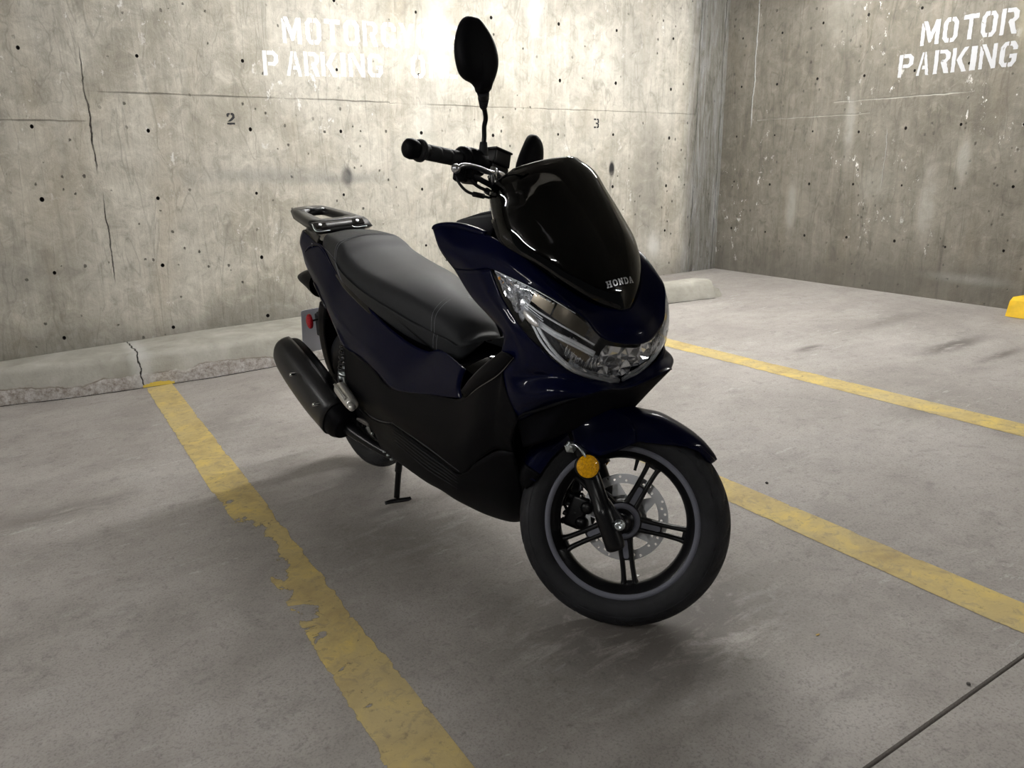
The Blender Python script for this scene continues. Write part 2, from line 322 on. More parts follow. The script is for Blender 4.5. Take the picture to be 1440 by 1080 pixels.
class Geo:
    def __init__(s): s.v = []; s.f = []; s.mi = []; s.uv = {}; s.flat = set()
    def add(s, vs, fs, mi=0, flat=False):
        o = len(s.v); s.v += [tuple(v) for v in vs]
        for f in fs:
            if flat: s.flat.add(len(s.f))
            s.f.append(tuple(i + o for i in f)); s.mi.append(mi)
        return o
    def grid(s, rows, closed_u=False, closed_v=False, mi=0, flat=False, flip=False):
        nr, nc = len(rows), len(rows[0]); vs = [p for r in rows for p in r]; fs = []
        for i in range(nr if closed_v else nr - 1):
            for j in range(nc if closed_u else nc - 1):
                a = i * nc + j; b = i * nc + (j + 1) % nc; c = ((i + 1) % nr) * nc + (j + 1) % nc; d = ((i + 1) % nr) * nc + j
                fs.append((d, c, b, a) if flip else (a, b, c, d))
        s.add(vs, fs, mi, flat)
    def loft(s, rows, nu=24, nv=12, **kw):
        R = [cat(r, nu) for r in rows]
        cols = [cat([r[j] for r in R], nv) for j in range(nu)]
        s.grid([[cols[j][i] for j in range(nu)] for i in range(nv)], **kw)
    def tube(s, path, r, n=10, m=None, mi=0, caps=True, smooth=True, squash=None):
        if m: path = cat(path, m)
        P = [Vector(p[:3]) for p in path]; k = len(P)
        rr = r if isinstance(r, (list, tuple)) else [r] * 2
        rad = [x[0] for x in cat([(x,) for x in rr], k)]
        T = []
        for i in range(k):
            t = (P[min(i + 1, k - 1)] - P[max(i - 1, 0)]); T.append(t.normalized() if t.length > 1e-9 else Vector((0, 0, 1)))
        up = Vector((0, 0, 1)) if abs(T[0].z) < 0.9 else Vector((1, 0, 0))
        a = T[0].cross(up).normalized(); rows = []
        for i in range(k):
            a = (a - T[i] * a.dot(T[i])).normalized(); b = T[i].cross(a)
            sq = squash if squash else (1, 1)
            rows.append([tuple(P[i] + (a * math.cos(2 * PI * j / n) * sq[0] + b * math.sin(2 * PI * j / n) * sq[1]) * rad[i]) for j in range(n)])
        o = len(s.v); s.grid(rows, closed_u=True, mi=mi)
        if caps:
            s.f.append(tuple(o + j for j in range(n))[::-1]); s.mi.append(mi); s.flat.add(len(s.f) - 1)
            s.f.append(tuple(o + (k - 1) * n + j for j in range(n))); s.mi.append(mi); s.flat.add(len(s.f) - 1)
    def lathe(s, prof, M, n=48, mi=0, a0=0.0, a1=2 * PI, closed_prof=False, flat=False):
        """prof: (radius, axial) ; axis = local Z of M"""
        full = abs(a1 - a0 - 2 * PI) < 1e-6; rows = []
        for i in range(n if full else n + 1):
            a = a0 + (a1 - a0) * i / n
            rows.append([tuple(M @ Vector((r * math.cos(a), r * math.sin(a), z))) for r, z in prof])
        s.grid(rows, closed_u=closed_prof, closed_v=full, mi=mi, flat=flat)
    def box(s, c, size, M=None, mi=0, bevel=0.0):
        sx, sy, sz = (v / 2 for v in size); M = M or Matrix()
        if bevel <= 0:
            vs = [M @ Vector((c[0] + x * sx, c[1] + y * sy, c[2] + z * sz)) for x in (-1, 1) for y in (-1, 1) for z in (-1, 1)]
            s.add(vs, [(0, 1, 3, 2), (4, 6, 7, 5), (0, 4, 5, 1), (2, 3, 7, 6), (0, 2, 6, 4), (1, 5, 7, 3)], mi, True)
        else:
            bm = bmesh.new(); bmesh.ops.create_cube(bm, size=1.0)
            for v in bm.verts: v.co = Vector((v.co.x * sx * 2, v.co.y * sy * 2, v.co.z * sz * 2))
            bmesh.ops.bevel(bm, geom=bm.edges[:], offset=bevel, segments=3, affect='EDGES', profile=0.6)
            bm.verts.index_update()
            s.add([M @ (v.co + Vector(c)) for v in bm.verts], [tuple(v.index for v in f.verts) for f in bm.faces], mi); bm.free()
    def prism(s, poly, M, t, mi=0, bevel=0.0):
        """polygon in local XY, thickness t along +Z"""
        n = len(poly)
        if bevel > 0:
            cx = sum(p[0] for p in poly) / n; cy = sum(p[1] for p in poly) / n
            ins = []
            for i in range(n):
                a, b, c = Vector(poly[i - 1]), Vector(poly[i]), Vector(poly[(i + 1) % n])
                e1 = (b - a).normalized(); e2 = (c - b).normalized(); nn = Vector((-(e1.y + e2.y), e1.x + e2.x))
                nn = nn.normalized() if nn.length > 1e-6 else Vector((0, 0))
                if nn.dot(Vector((cx, cy)) - b) < 0: nn = -nn
                ins.append(tuple(b + nn * bevel))
            lay = [(ins, 0), (poly, bevel), (poly, t - bevel), (ins, t)]
        else: lay = [(poly, 0), (poly, t)]
        vs = [M @ Vector((p[0], p[1], z)) for pl, z in lay for p in pl]; fs = []
        for l in range(len(lay) - 1):
            for i in range(n): fs.append((l * n + i, l * n + (i + 1) % n, (l + 1) * n + (i + 1) % n, (l + 1) * n + i))
        fs.append(tuple(range(n))[::-1]); fs.append(tuple((len(lay) - 1) * n + i for i in range(n)))
        s.add(vs, fs, mi, True)
    def cell(s, rect, hc, hr, fn, n=12, mi=0, depth=None, dr=None, mi_in=0):
        """rectangle with a round hole, mapped by fn(u, v, d)"""
        u0, u1, v0, v1 = rect; outer = []; inner = []
        for i in range(n):
            a = 2 * PI * (i + 0.5) / n; c_, s_ = math.cos(a) * hr[0], math.sin(a) * hr[1]
            tx = ((u1 - hc[0]) if c_ > 0 else (u0 - hc[0])) / c_ if abs(c_) > 1e-12 else 1e9
            ty = ((v1 - hc[1]) if s_ > 0 else (v0 - hc[1])) / s_ if abs(s_) > 1e-12 else 1e9
            t = min(tx, ty); outer.append((hc[0] + c_ * t, hc[1] + s_ * t)); inner.append((hc[0] + c_, hc[1] + s_))
        ou = [fn(u, v, 0) for u, v in outer]; inn = [fn(u, v, 0) for u, v in inner]
        fs = [(i, (i + 1) % n, n + (i + 1) % n, n + i) for i in range(n)]
        vs = ou + inn
        o = s.add(vs, fs, mi, True)
        # corner triangles
        cor = [(u0, v0), (u1, v0), (u1, v1), (u0, v1)]
        for i in range(n):
            a, b = outer[i], outer[(i + 1) % n]
            if abs(a[0] - b[0]) > 1e-9 and abs(a[1] - b[1]) > 1e-9:
                c = min(cor, key=lambda q: (q[0] - (a[0] + b[0]) / 2) ** 2 + (q[1] - (a[1] + b[1]) / 2) ** 2)
                s.add([fn(*a, 0), fn(*c, 0), fn(*b, 0)], [(0, 1, 2)], mi, True)
        if depth:
            d2 = [fn(hc[0] + (u - hc[0]) * dr, hc[1] + (v - hc[1]) * dr, depth) for u, v in inner]
            s.add(inn + d2, [(i, (i + 1) % n, n + (i + 1) % n, n + i) for i in range(n)], mi_in)
            s.add(d2, [tuple(range(n))], mi_in, True)
    def mirror(s):
        g = Geo(); g.v = [(x, -y, z) for x, y, z in s.v]; g.f = [tuple(reversed(f)) for f in s.f]; g.mi = list(s.mi); g.flat = set(s.flat); return g
    def merge(s, g): 
        o = len(s.v); n = len(s.f); s.v += g.v; s.f += [tuple(i + o for i in f) for f in g.f]; s.mi += g.mi; s.flat |= {i + n for i in g.flat}; return s
    def xf(s, M): s.v = [tuple(M @ Vector(p)) for p in s.v]; return s
    def build(s, name, mats, parent=None, label=None, steer=False, solid=0.0, weld=True, uvfn=None, solid_off=0.0, subsurf=0, auto=None):
        me = bpy.data.meshes.new(name)
        vs = [tuple(ST_M @ Vector(p)) for p in s.v] if steer else s.v
        me.from_pydata(vs, [], s.f)
        if not isinstance(mats, (list, tuple)): mats = [mats]
        for m in mats: me.materials.append(m)
        for i, p in enumerate(me.polygons): p.material_index = s.mi[i]; p.use_smooth = i not in s.flat
        if uvfn:
            ul = me.uv_layers.new(name='UVMap')
            for lp in me.loops: ul.data[lp.index].uv = uvfn(s.v[lp.vertex_index])
        if weld:
            bm = bmesh.new(); bm.from_mesh(me)
            bmesh.ops.remove_doubles(bm, verts=bm.verts, dist=0.00012)
            if weld != 'nonormal': bmesh.ops.recalc_face_normals(bm, faces=bm.faces)
            bm.to_mesh(me); bm.free()
        me.update()
        o = bpy.data.objects.new(name, me); C.objects.link(o)
        if parent is not None: o.parent = parent
        if label: o['label'] = label
        if solid:
            md = o.modifiers.new('thickness', 'SOLIDIFY'); md.thickness = solid; md.offset = solid_off
        if subsurf:
            md = o.modifiers.new('round', 'SUBSURF'); md.levels = subsurf; md.render_levels = subsurf
        return o

def tag(o, label=None, cat_=None, group=None, kind=None):
    if label: o['label'] = label
    if cat_: o['category'] = cat_
    if group: o['group'] = group
    if kind: o['kind'] = kind
    return o

def axisM(origin, direction, roll_ref=(0, 0, 1)):
    z = Vector(direction).normalized(); ref = Vector(roll_ref)
    if abs(z.dot(ref)) > 0.98: ref = Vector((1, 0, 0))
    x = ref.cross(z).normalized(); y = z.cross(x)
    M = Matrix((x, y, z)).transposed().to_4x4(); M.translation = Vector(origin); return M


# ---------------------------------------------------------------- room materials
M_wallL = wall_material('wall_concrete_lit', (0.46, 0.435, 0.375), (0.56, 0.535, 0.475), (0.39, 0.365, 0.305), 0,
    joint_z=[(1.492, 0.46, 2.2, 0.6), (1.485, 2.2, 4.9, 0.28), (1.34, -6, 0.47, 0.5)],
    crack=[(0.458, 1.05, 1.75, 0.0055, 1), (0.468, 0.45, 1.0, 0.0045, 0.9), (4.915, -0.2, 3.0, 0.007, 1), (4.935, 1.5, 3.0, 0.012, -0.9), (5.19, -0.2, 3, 0.010, 0.6)],
    spots=[(1.883, 1.037, 0.05, 0.085, (0.03, 0.03, 0.035), 0.95, 0.35), (1.883, 1.02, 0.55, 0.05, (0.2, 0.2, 0.19), 0.5, 0.0),
           (4.039, 1.061, 0.035, 0.075, (0.02, 0.02, 0.022), 0.97, 0.5), (4.03, 0.93, 0.02, 0.11, (0.1, 0.1, 0.1), 0.6, 0.0),
           (3.33, 2.10, 0.09, 0.20, (0.80, 0.79, 0.76), 0.9, 0.2), (2.55, 1.95, 0.16, 0.55, (0.78, 0.76, 0.71), 0.8, 0.0), (2.45, 1.3, 0.10, 0.4, (0.6, 0.585, 0.54), 0.5, 0.0),
           (4.4, 0.95, 0.22, 0.75, (0.21, 0.2, 0.175), 0.55, 0.3), (4.25, 1.9, 0.3, 0.5, (0.26, 0.25, 0.22), 0.5, 0.2), (0.0, 0.55, 0.7, 0.35, (0.17, 0.165, 0.145), 0.5, 0.0),
           (1.45, 1.05, 0.9, 0.08, (0.24, 0.24, 0.23), 0.45, 0.0), (4.5, 0.45, 0.10, 0.16, (0.75, 0.75, 0.72), 0.6, 0.2)],
    corner=(4.72, 4.93))
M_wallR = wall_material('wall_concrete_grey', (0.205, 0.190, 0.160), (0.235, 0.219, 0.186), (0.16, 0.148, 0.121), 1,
    joint_z=[(1.52, 2.9, 3.9, -0.6), (1.43, 3.6, 4.6, -0.4)],
    crack=[(4.66, 1.35, 3.0, 0.008, -0.6), (3.45, 0.9, 1.4, 0.004, -0.3)],
    spots=[(3.9, 2.15, 0.3, 0.35, (0.40, 0.38, 0.33), 0.5, 0.0), (3.75, 1.35, 0.07, 0.35, (0.40, 0.39, 0.35), 0.6, 0.2), (3.1, 0.85, 0.10, 0.4, (0.42, 0.40, 0.36), 0.6, 0.2),
           (2.9, 1.1, 0.07, 0.20, (0.38, 0.37, 0.33), 0.6, 0.3), (4.2, 0.75, 0.08, 0.3, (0.38, 0.37, 0.33), 0.6, 0.2), (3.5, 0.95, 0.16, 0.18, (0.37, 0.36, 0.32), 0.5, 0.2),
           (2.2, 0.7, 0.35, 0.25, (0.34, 0.335, 0.30), 0.6, 0.2), (2.62, 2.0, 0.12, 0.5, (0.42, 0.38, 0.25), 0.5, 0.0), (3.6, 2.35, 1.2, 0.18, (0.12, 0.105, 0.075), 0.7, 0.5), (2.75, 0.36, 0.5, 0.05, (0.5, 0.51, 0.48), 0.5, 0.0)], pocks=0.85, pock_amt=0.55)
M_floor = floor_material()
M_hole = simple('hole_dark', (0.02, 0.018, 0.016), 0.95, spec=0.1)
M_ceil = simple('ceiling_concrete', (0.22, 0.215, 0.20), 0.9, spec=0.2, noise_amt=0.12, nscale=2)
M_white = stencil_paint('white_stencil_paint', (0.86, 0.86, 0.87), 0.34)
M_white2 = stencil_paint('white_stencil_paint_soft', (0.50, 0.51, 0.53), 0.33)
M_black_st = stencil_paint('black_stencil_paint', (0.03, 0.03, 0.032), 0.24)
M_kerb = kerb_material()

# ---------------------------------------------------------------- walls with form-tie holes
def holed_wall(name, u_rng, v_rng, us, vs_, fn, mat, rad, label=None, jit=0.012, seed=1):
    """wall surface in (u, v) with round tie holes near each (u, v) crossing"""
    rnd = random.Random(seed); g = Geo(); h = 0.045
    ub = [u_rng[0]]; vb = [v_rng[0]]
    for u in us: ub += [u - h, u + h]
    for v in vs_: vb += [v - h, v + h]
    ub.append(u_rng[1]); vb.append(v_rng[1])
    for i in range(len(ub) - 1):
        for j in range(len(vb) - 1):
            rect = (ub[i], ub[i + 1], vb[j], vb[j + 1])
            if i % 2 == 1 and j % 2 == 1:
                c = ((rect[0] + rect[1]) / 2 + rnd.uniform(-jit, jit), (rect[2] + rect[3]) / 2 + rnd.uniform(-jit, jit))
                r = rad * rnd.uniform(0.8, 1.2)
                g.cell(rect, c, (r, r * rnd.uniform(1.0, 1.25)), fn, n=12, depth=0.03, dr=0.55, mi_in=1)
            else:
                g.add([fn(rect[0], rect[2], 0), fn(rect[1], rect[2], 0), fn(rect[1], rect[3], 0), fn(rect[0], rect[3], 0)], [(0, 1, 2, 3)], 0, True)
    return g.build(name, [mat, M_hole], label=label, weld='nonormal')

us = [0.183 + 0.5575 * k for k in range(-11, 7)] + [4.05, 4.62]
us = [u for u in us if u > -5.9]
vz = [1.679 + 0.3719 - 0.3719 * k for k in range(0, 6)]
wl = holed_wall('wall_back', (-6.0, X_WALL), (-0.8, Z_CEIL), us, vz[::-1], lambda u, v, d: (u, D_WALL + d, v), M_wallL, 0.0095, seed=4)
tag(wl, 'stained board-marked concrete wall behind the scooter, stencilled in white', kind='structure')
usr = [4.795 - 0.3718 * k for k in range(0, 21)][::-1]
vzr = [1.314 + 0.7490 - 0.3745 * k for k in range(0, 5)]
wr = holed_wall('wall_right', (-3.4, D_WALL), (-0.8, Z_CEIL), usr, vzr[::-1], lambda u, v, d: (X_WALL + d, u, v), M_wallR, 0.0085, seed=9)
tag(wr, 'darker grey concrete wall on the right side of the bay', kind='structure')

# ---------------------------------------------------------------- stencilled writing
LET = {
 'M': [[(0, 0), (.2, 0), (.2, .66), (.05, .93), (0, .93)], [(.08, 1), (.3, 1), (.53, .52), (.76, 1), (1, 1), (1, 0), (.78, 0), (.78, .56), (.57, .1), (.46, .1)]],
 'O': [[(.46, 1), (.22, 1), (0, .8), (0, .2), (.22, 0), (.46, 0), (.46, .17), (.34, .17), (.28, .27), (.28, .73), (.34, .83), (.46, .83)], [(.54, 1), (.54, .83), (.66, .83), (.72, .73), (.72, .27), (.66, .17), (.54, .17), (.54, 0), (.78, 0), (1, .2), (1, .8), (.78, 1)]],
 'T': [[(0, 1), (0, .82), (.37, .82), (.37, 0), (.64, 0), (.64, .82), (1, .82), (1, 1)]],
 'R': [[(0, 0), (.25, 0), (.25, 1), (0, 1)], [(.31, 1), (.31, .84), (.64, .84), (.72, .77), (.72, .64), (.64, .57), (.5, .57), (.44, .46), (.7, 0), (1, 0), (.8, .45), (1, .6), (1, .84), (.76, 1)]],
 'C': [[(.46, 1), (.22, 1), (0, .8), (0, .2), (.22, 0), (.46, 0), (.46, .17), (.34, .17), (.28, .27), (.28, .73), (.34, .83), (.46, .83)], [(.54, 1), (.54, .83), (.66, .83), (.73, .75), (.73, .66), (1, .66), (1, .8), (.78, 1)], [(.54, 0), (.78, 0), (1, .2), (1, .34), (.73, .34), (.73, .25), (.66, .17), (.54, .17)]],
 'Y': [[(0, 1), (.36, .42), (.36, 0), (.64, 0), (.64, .42), (1, 1), (.73, 1), (.5, .6), (.27, 1)]],
 'L': [[(0, 0), (.27, 0), (.27, 1), (0, 1)], [(.33, 0), (1, 0), (1, .18), (.33, .18)]],
 'E': [[(0, 0), (.27, 0), (.27, 1), (0, 1)], [(.33, 0), (1, 0), (1, .17), (.33, .17)], [(.33, .42), (.85, .42), (.85, .58), (.33, .58)], [(.33, .83), (1, .83), (1, 1), (.33, 1)]],
 'P': [[(0, 0), (.25, 0), (.25, 1), (0, 1)], [(.31, 1), (.31, .84), (.64, .84), (.72, .77), (.72, .62), (.64, .56), (.31, .56), (.31, .4), (.76, .4), (1, .55), (1, .84), (.76, 1)]],
 'A': [[(0, 0), (.24, 0), (.52, 1), (.36, 1)], [(.58, 1), (.55, .74), (.64, .42), (.46, .42), (.42, .26), (.69, .26), (.76, 0), (1, 0), (.68, 1)]],
 'K': [[(0, 0), (.25, 0), (.25, 1), (0, 1)], [(.31, .5), (.7, 0), (1, 0), (.62, .53), (1, 1), (.72, 1)]],
 'I': [[(0, 0), (1, 0), (1, 1), (0, 1)]],
 'N': [[(0, 0), (.22, 0), (.22, .7), (.02, .95), (0, .95)], [(.06, 1), (.28, .7), (.78, 0), (1, 0), (1, 1), (.76, 1), (.76, .36), (.32, 1)]],
 'G': [[(.46, 1), (.22, 1), (0, .8), (0, .2), (.22, 0), (.46, 0), (.46, .17), (.34, .17), (.28, .27), (.28, .73), (.34, .83), (.46, .83)], [(.54, 1), (.54, .83), (.66, .83), (.73, .75), (.73, .66), (1, .66), (1, .8), (.78, 1)], [(.54, 0), (.78, 0), (1, .2), (1, .5), (.56, .5), (.56, .35), (.73, .35), (.73, .25), (.66, .17), (.54, .17)]],
 '2': [[(0, .66), (.28, .66), (.28, .8), (.36, .86), (.46, .86), (.46, 1), (.2, 1), (0, .86)], [(.54, 1), (.54, .86), (.64, .86), (.72, .79), (.72, .64), (.06, .24), (.45, .24), (1, .57), (1, .86), (.8, 1)], [(0, 0), (1, 0), (1, .15), (0, .15)]],
 '3': [[(0, 1), (0, .84), (.44, .84), (.44, 1)], [(.54, 1), (.54, .84), (.72, .84), (.72, .58), (.36, .58), (.36, .42), (.72, .42), (.72, .16), (.54, .16), (.54, 0), (.86, 0), (1, .12), (1, .4), (.88, .5), (1, .6), (1, .88), (.86, 1)], [(0, 0), (.44, 0), (.44, .16), (0, .16)]],
}
def lettering(name, items, fn, mat, parent, label, seed=0):
    """items: (char, u0, u1, v_bottom, v_top)"""
    bm = bmesh.new(); rnd = random.Random(seed)
    for ch, u0, u1, v0, v1 in items:
        for poly in LET[ch]:
            pts = []
            k = len(poly)
            for i in range(k):                       # slightly wobbly sprayed edges
                a, b = poly[i], poly[(i + 1) % k]
                L = math.hypot((b[0] - a[0]) * abs(u1 - u0), (b[1] - a[1]) * (v1 - v0)); m = max(1, int(L / 0.012))
                for j in range(m):
                    t = j / m; x = a[0] + (b[0] - a[0]) * t; y = a[1] + (b[1] - a[1]) * t
                    pts.append((u0 + (u1 - u0) * x + rnd.uniform(-.0016, .0016), v0 + (v1 - v0) * y + rnd.uniform(-.0016, .0016)))
            f = bm.faces.new([bm.verts.new(fn(*p)) for p in pts])
    bm.normal_update(); bmesh.ops.triangulate(bm, faces=bm.faces[:], ngon_method='EAR_CLIP')
    me = bpy.data.meshes.new(name); bm.to_mesh(me); bm.free(); me.materials.append(mat)
    o = bpy.data.objects.new(name, me); C.objects.link(o); o.parent = parent; o['label'] = label
    return o

row1 = [('M', 1.538, 1.652), ('O', 1.678, 1.774), ('T', 1.796, 1.894), ('O', 1.917, 2.018), ('R', 2.041, 2.139), ('C', 2.163, 2.264), ('Y', 2.286, 2.39), ('C', 2.41, 2.505), ('L', 2.53, 2.61), ('E', 2.63, 2.72)]
row2 = [('P', 1.409, 1.501), ('A', 1.545, 1.64), ('R', 1.655, 1.75), ('K', 1.76, 1.863), ('I', 1.885, 1.918), ('N', 1.938, 2.042), ('G', 2.062, 2.163), ('O', 2.36, 2.46), ('N', 2.49, 2.592), ('L', 2.612, 2.70), ('Y', 2.73, 2.83)]
it1 = [(c, a, b, 1.801 + (a - 1.526) * .032, 1.946 + (a - 1.538) * .032) for c, a, b in row1]
it2 = [(c, a, b, 1.617 + (a - 1.413) * .033, 1.753 + (a - 1.409) * .035) for c, a, b in row2]
fL = lambda u, v: (u, D_WALL - 0.0015, v)
lettering('painted_lettering', it1 + it2, fL, M_white, wl, 'white stencilled words reading MOTORCYCLE PARKING ONLY', 1)
lettering('painted_numeral', [('2', 1.172, 1.217, 1.338, 1.402)], fL, M_black_st, wl, 'small black stencilled numeral 2', 2)
lettering('painted_numeral', [('3', 3.856, 3.904, 1.362, 1.430)], fL, M_black_st, wl, 'small black stencilled numeral 3', 3)
r1 = [('M', 3.286, 3.163), ('O', 3.14, 3.044), ('T', 3.014, 2.921), ('O', 2.901, 2.807), ('R', 2.787, 2.686)]
r2 = [('P', 3.419, 3.318), ('A', 3.29, 3.205), ('R', 3.174, 3.071), ('K', 3.058, 2.959), ('I', 2.94, 2.904), ('N', 2.886, 2.784), ('G', 2.764, 2.666)]
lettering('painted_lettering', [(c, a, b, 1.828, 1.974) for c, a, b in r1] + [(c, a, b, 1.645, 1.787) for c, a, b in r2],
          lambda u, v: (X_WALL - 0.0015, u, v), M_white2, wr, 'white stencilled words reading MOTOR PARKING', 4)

# ---------------------------------------------------------------- floor
xs = [-6.0, -4, -2, -1] + [i * 0.25 for i in range(0, 18)] + [4.5548, 4.9, X_WALL]
ys = [-5.0, -2.5, 0.0, 0.6, 0.6905, 0.6925, 0.6985, 0.7005, 1.2, 2.0, 3.0, 4.0, D_WALL]
g = Geo(); rows = []
for y in ys:
    row = []
    for x in xs:
        z = floor_z(x)
        if y in (0.6925, 0.6985): z -= 0.02
        row.append((x, y, z))
    rows.append(row)
g.grid(rows)
for i in range(len(g.f)): g.flat.add(i)
floor = g.build('floor', M_floor, weld='nonormal')
tag(floor, 'grey trowelled concrete garage floor with a saw-cut joint', kind='structure')

def parking_line(x_far, x_near, w_far, w_near, y0, y1, wear, label):
    g = Geo(); n = 60; rows = []
    for i in range(n + 1):
        t = i / n; y = y0 + (y1 - y0) * t; xc = x_far + (x_near - x_far) * t; w = w_far + (w_near - w_far) * t
        rows.append([(xc - w / 2, y, floor_z(xc - w / 2) + 0.0012), (xc + w / 2, y, floor_z(xc + w / 2) + 0.0012)])
    g.grid(rows)
    m = paint_line_material('yellow_line_paint', wear)
    o = g.build('parking_line', m, floor, label, weld=False)
    ul = o.data.uv_layers.new(name='UVMap')
    for lp in o.data.loops:
        v = o.data.vertices[lp.vertex_index].co; k = lp.vertex_index
        ul.data[lp.index].uv = ((k % 2) * 1.0, (k // 2) / n)
    return o
# v: 0 at the kerb, 1 at the near end
parking_line(0.566, 0.53, 0.130, 0.150, 4.47, -0.5, [(0.35, 0.04, 0.16), (0.44, 0.09, 0.30), (0.52, 0.05, 0.22), (0.60, 0.06, 0.10)], 'worn chipped yellow line left of the scooter')
parking_line(1.90, 1.93, 0.118, 0.135, 4.3, -0.8, [(0.74, 0.05, 0.05)], 'yellow line running just behind the front wheel')
parking_line(3.085, 3.23, 0.13, 0.14, 4.1, -1.6, [(0.3, 0.1, 0.05)], 'yellow line farthest from the camera, nearest the right wall')

# ---------------------------------------------------------------- kerb along the back wall
kx = [(-6.0, 4.98, 0.02, 0.0), (-3.0, 4.90, 0.05, 0.0)]
fr = [(-6.0, 4.82), (-3.0, 4.78), (-0.166, 4.675), (0.151, 4.567), (0.502, 4.494), (0.839, 4.432), (1.187, 4.411), (2.495, 4.16), (3.803, 4.080), (4.20, 3.965)]
def interp(tab, x):
    for (a, b), (c, d) in zip(tab, tab[1:]):
        if x <= c: return b + (d - b) * (x - a) / (c - a)
    return tab[-1][1]
ztop = [(-6.0, 0.04), (-0.138, 0.112), (0.18, 0.128), (0.488, 0.142), (0.868, 0.162), (1.304, 0.175), (2.5, 0.215), (3.906, 0.286), (4.2, 0.300)]
back = [(-6.0, 4.958), (1.6, 4.958), (2.2, 4.55), (2.6, 4.40), (4.2, 4.20)]
g = Geo(); rows = []; n = 150; uvm = {}
for i in range(n + 1):
    x = -6.0 + (4.20 + 6.0) * i / n
    yf = interp(fr, x); zf = floor_z(x); zt = interp(ztop, x); yb = interp(back, x)
    prof = [(yf, zf - 0.02, 0), (yf + 0.006, zf + 0.02, 0.12), (yf + 0.016, zf + (zt - zf) * .45, 0.45), (yf + 0.030, zt - 0.035, 0.85), (yf + 0.045, zt - 0.010, 0.95), (yf + 0.075, zt, 1.0), (yb - 0.02, zt - 0.006, 1.1), (yb, zt - 0.012, 1.15), (yb, zf - 0.02, 1.2)]
    prof = [(x, a, b) for a, b, c in prof]
    rows.append(prof)
vv = [0, .12, .45, .85, .95, 1.0, 1.1, 1.15, 1.2]
g.grid(rows)
# chamfered end block
e = rows[-1]
cap = [(p[0] + (0.02 if k in (0, 1, 8) else 0.0), p[1], p[2]) for k, p in enumerate(e)]
out = [(4.285, e[0][1] + 0.012, e[0][2]), (4.283, e[1][1] + 0.012, e[1][2]), (4.272, e[2][1] + 0.02, e[2][2]), (4.262, e[3][1] + 0.03, e[3][2] - 0.03), (4.25, e[4][1] + 0.03, e[4][2] - 0.035), (4.245, e[5][1] + 0.02, e[5][2] - 0.03), (4.245, e[6][1] - 0.03, e[6][2] - 0.03), (4.25, e[7][1] - 0.02, e[7][2] - 0.03), (4.28, e[8][1] - 0.02, e[8][2])]
g.grid([e, out]); g.add(out, [tuple(range(9))], 0, True)
kerb = g.build('kerb', M_kerb, weld=False)
ul = kerb.data.uv_layers.new(name='UVMap')
for lp in kerb.data.loops:
    k = lp.vertex_index % 9; ul.data[lp.index].uv = (0, vv[k])
tag(kerb, 'long pale concrete kerb with spalled face at the foot of the back wall', 'kerb')
g = Geo(); rnd = random.Random(8); rows = []
for i in range(24):
    x = 0.49 + 0.155 * i / 23; yf = interp(fr, x); z = floor_z(x); h_ = .012 + .012 * math.sin(PI * i / 23) + rnd.uniform(-.003, .003)
    rows.append([(x, yf - .0015, z + .001), (x, yf + h_ * .25 - .001, z + h_)])
g.grid(rows); g.build('paint_splash', simple('kerb_yellow', (0.62, 0.45, 0.07), 0.7), kerb, 'yellow paint smear at the kerb foot where the line begins', weld='nonormal')
# ragged dark gap where the kerb meets the floor
g = Geo(); rnd = random.Random(3); rows = []
for i in range(420):
    x = -1.2 + 5.4 * i / 419; yf = interp(fr, x); w = 0.006 + 0.007 * noise.noise(Vector((x * 9, 0, 0))) + rnd.uniform(-.0015, .0015)
    rows.append([(x, yf - 0.004 - max(.002, w), floor_z(x) + .0009), (x, yf + 0.004, floor_z(x) + .0009)])
g.grid(rows); g.build('kerb_gap', M_hole, floor, 'ragged dark gap along the foot of the kerb', weld='nonormal')
# ---------------------------------------------------------------- yellow wheel stop
M_ystop = simple('yellow_stop_paint', (0.78, 0.49, 0.015), 0.6, noise_amt=0.12, nscale=14, bump=0.4, bscale=40)
g = Geo(); zf = floor_z(5.1)
prof = [(4.985, zf), (5.015, zf + 0.095), (5.05, zf + 0.118), (5.14, zf + 0.118), (5.175, zf + 0.095), (5.20, zf)]
g.grid([[(x, y, z) for x, z in prof] for y in (2.385, 2.36, 1.6, 0.8, 0.6)])
g.v = [(p[0] * 1.0, p[1], p[2]) for p in g.v]
for k in range(6): x, y, z = g.v[k]; g.v[k] = (5.09 + (x - 5.09) * 0.93, y, zf + (z - zf) * 0.93)
g.add([g.v[k] for k in range(6)], [(0, 1, 2, 3, 4, 5)], 0, True); g.add([g.v[24 + k] for k in range(6)], [(5, 4, 3, 2, 1, 0)], 0, True)
for i in range(len(g.f)): g.flat.add(i)
tag(g.build('wheel_stop', M_ystop), 'bright yellow painted concrete wheel stop against the right wall', 'wheel stop')

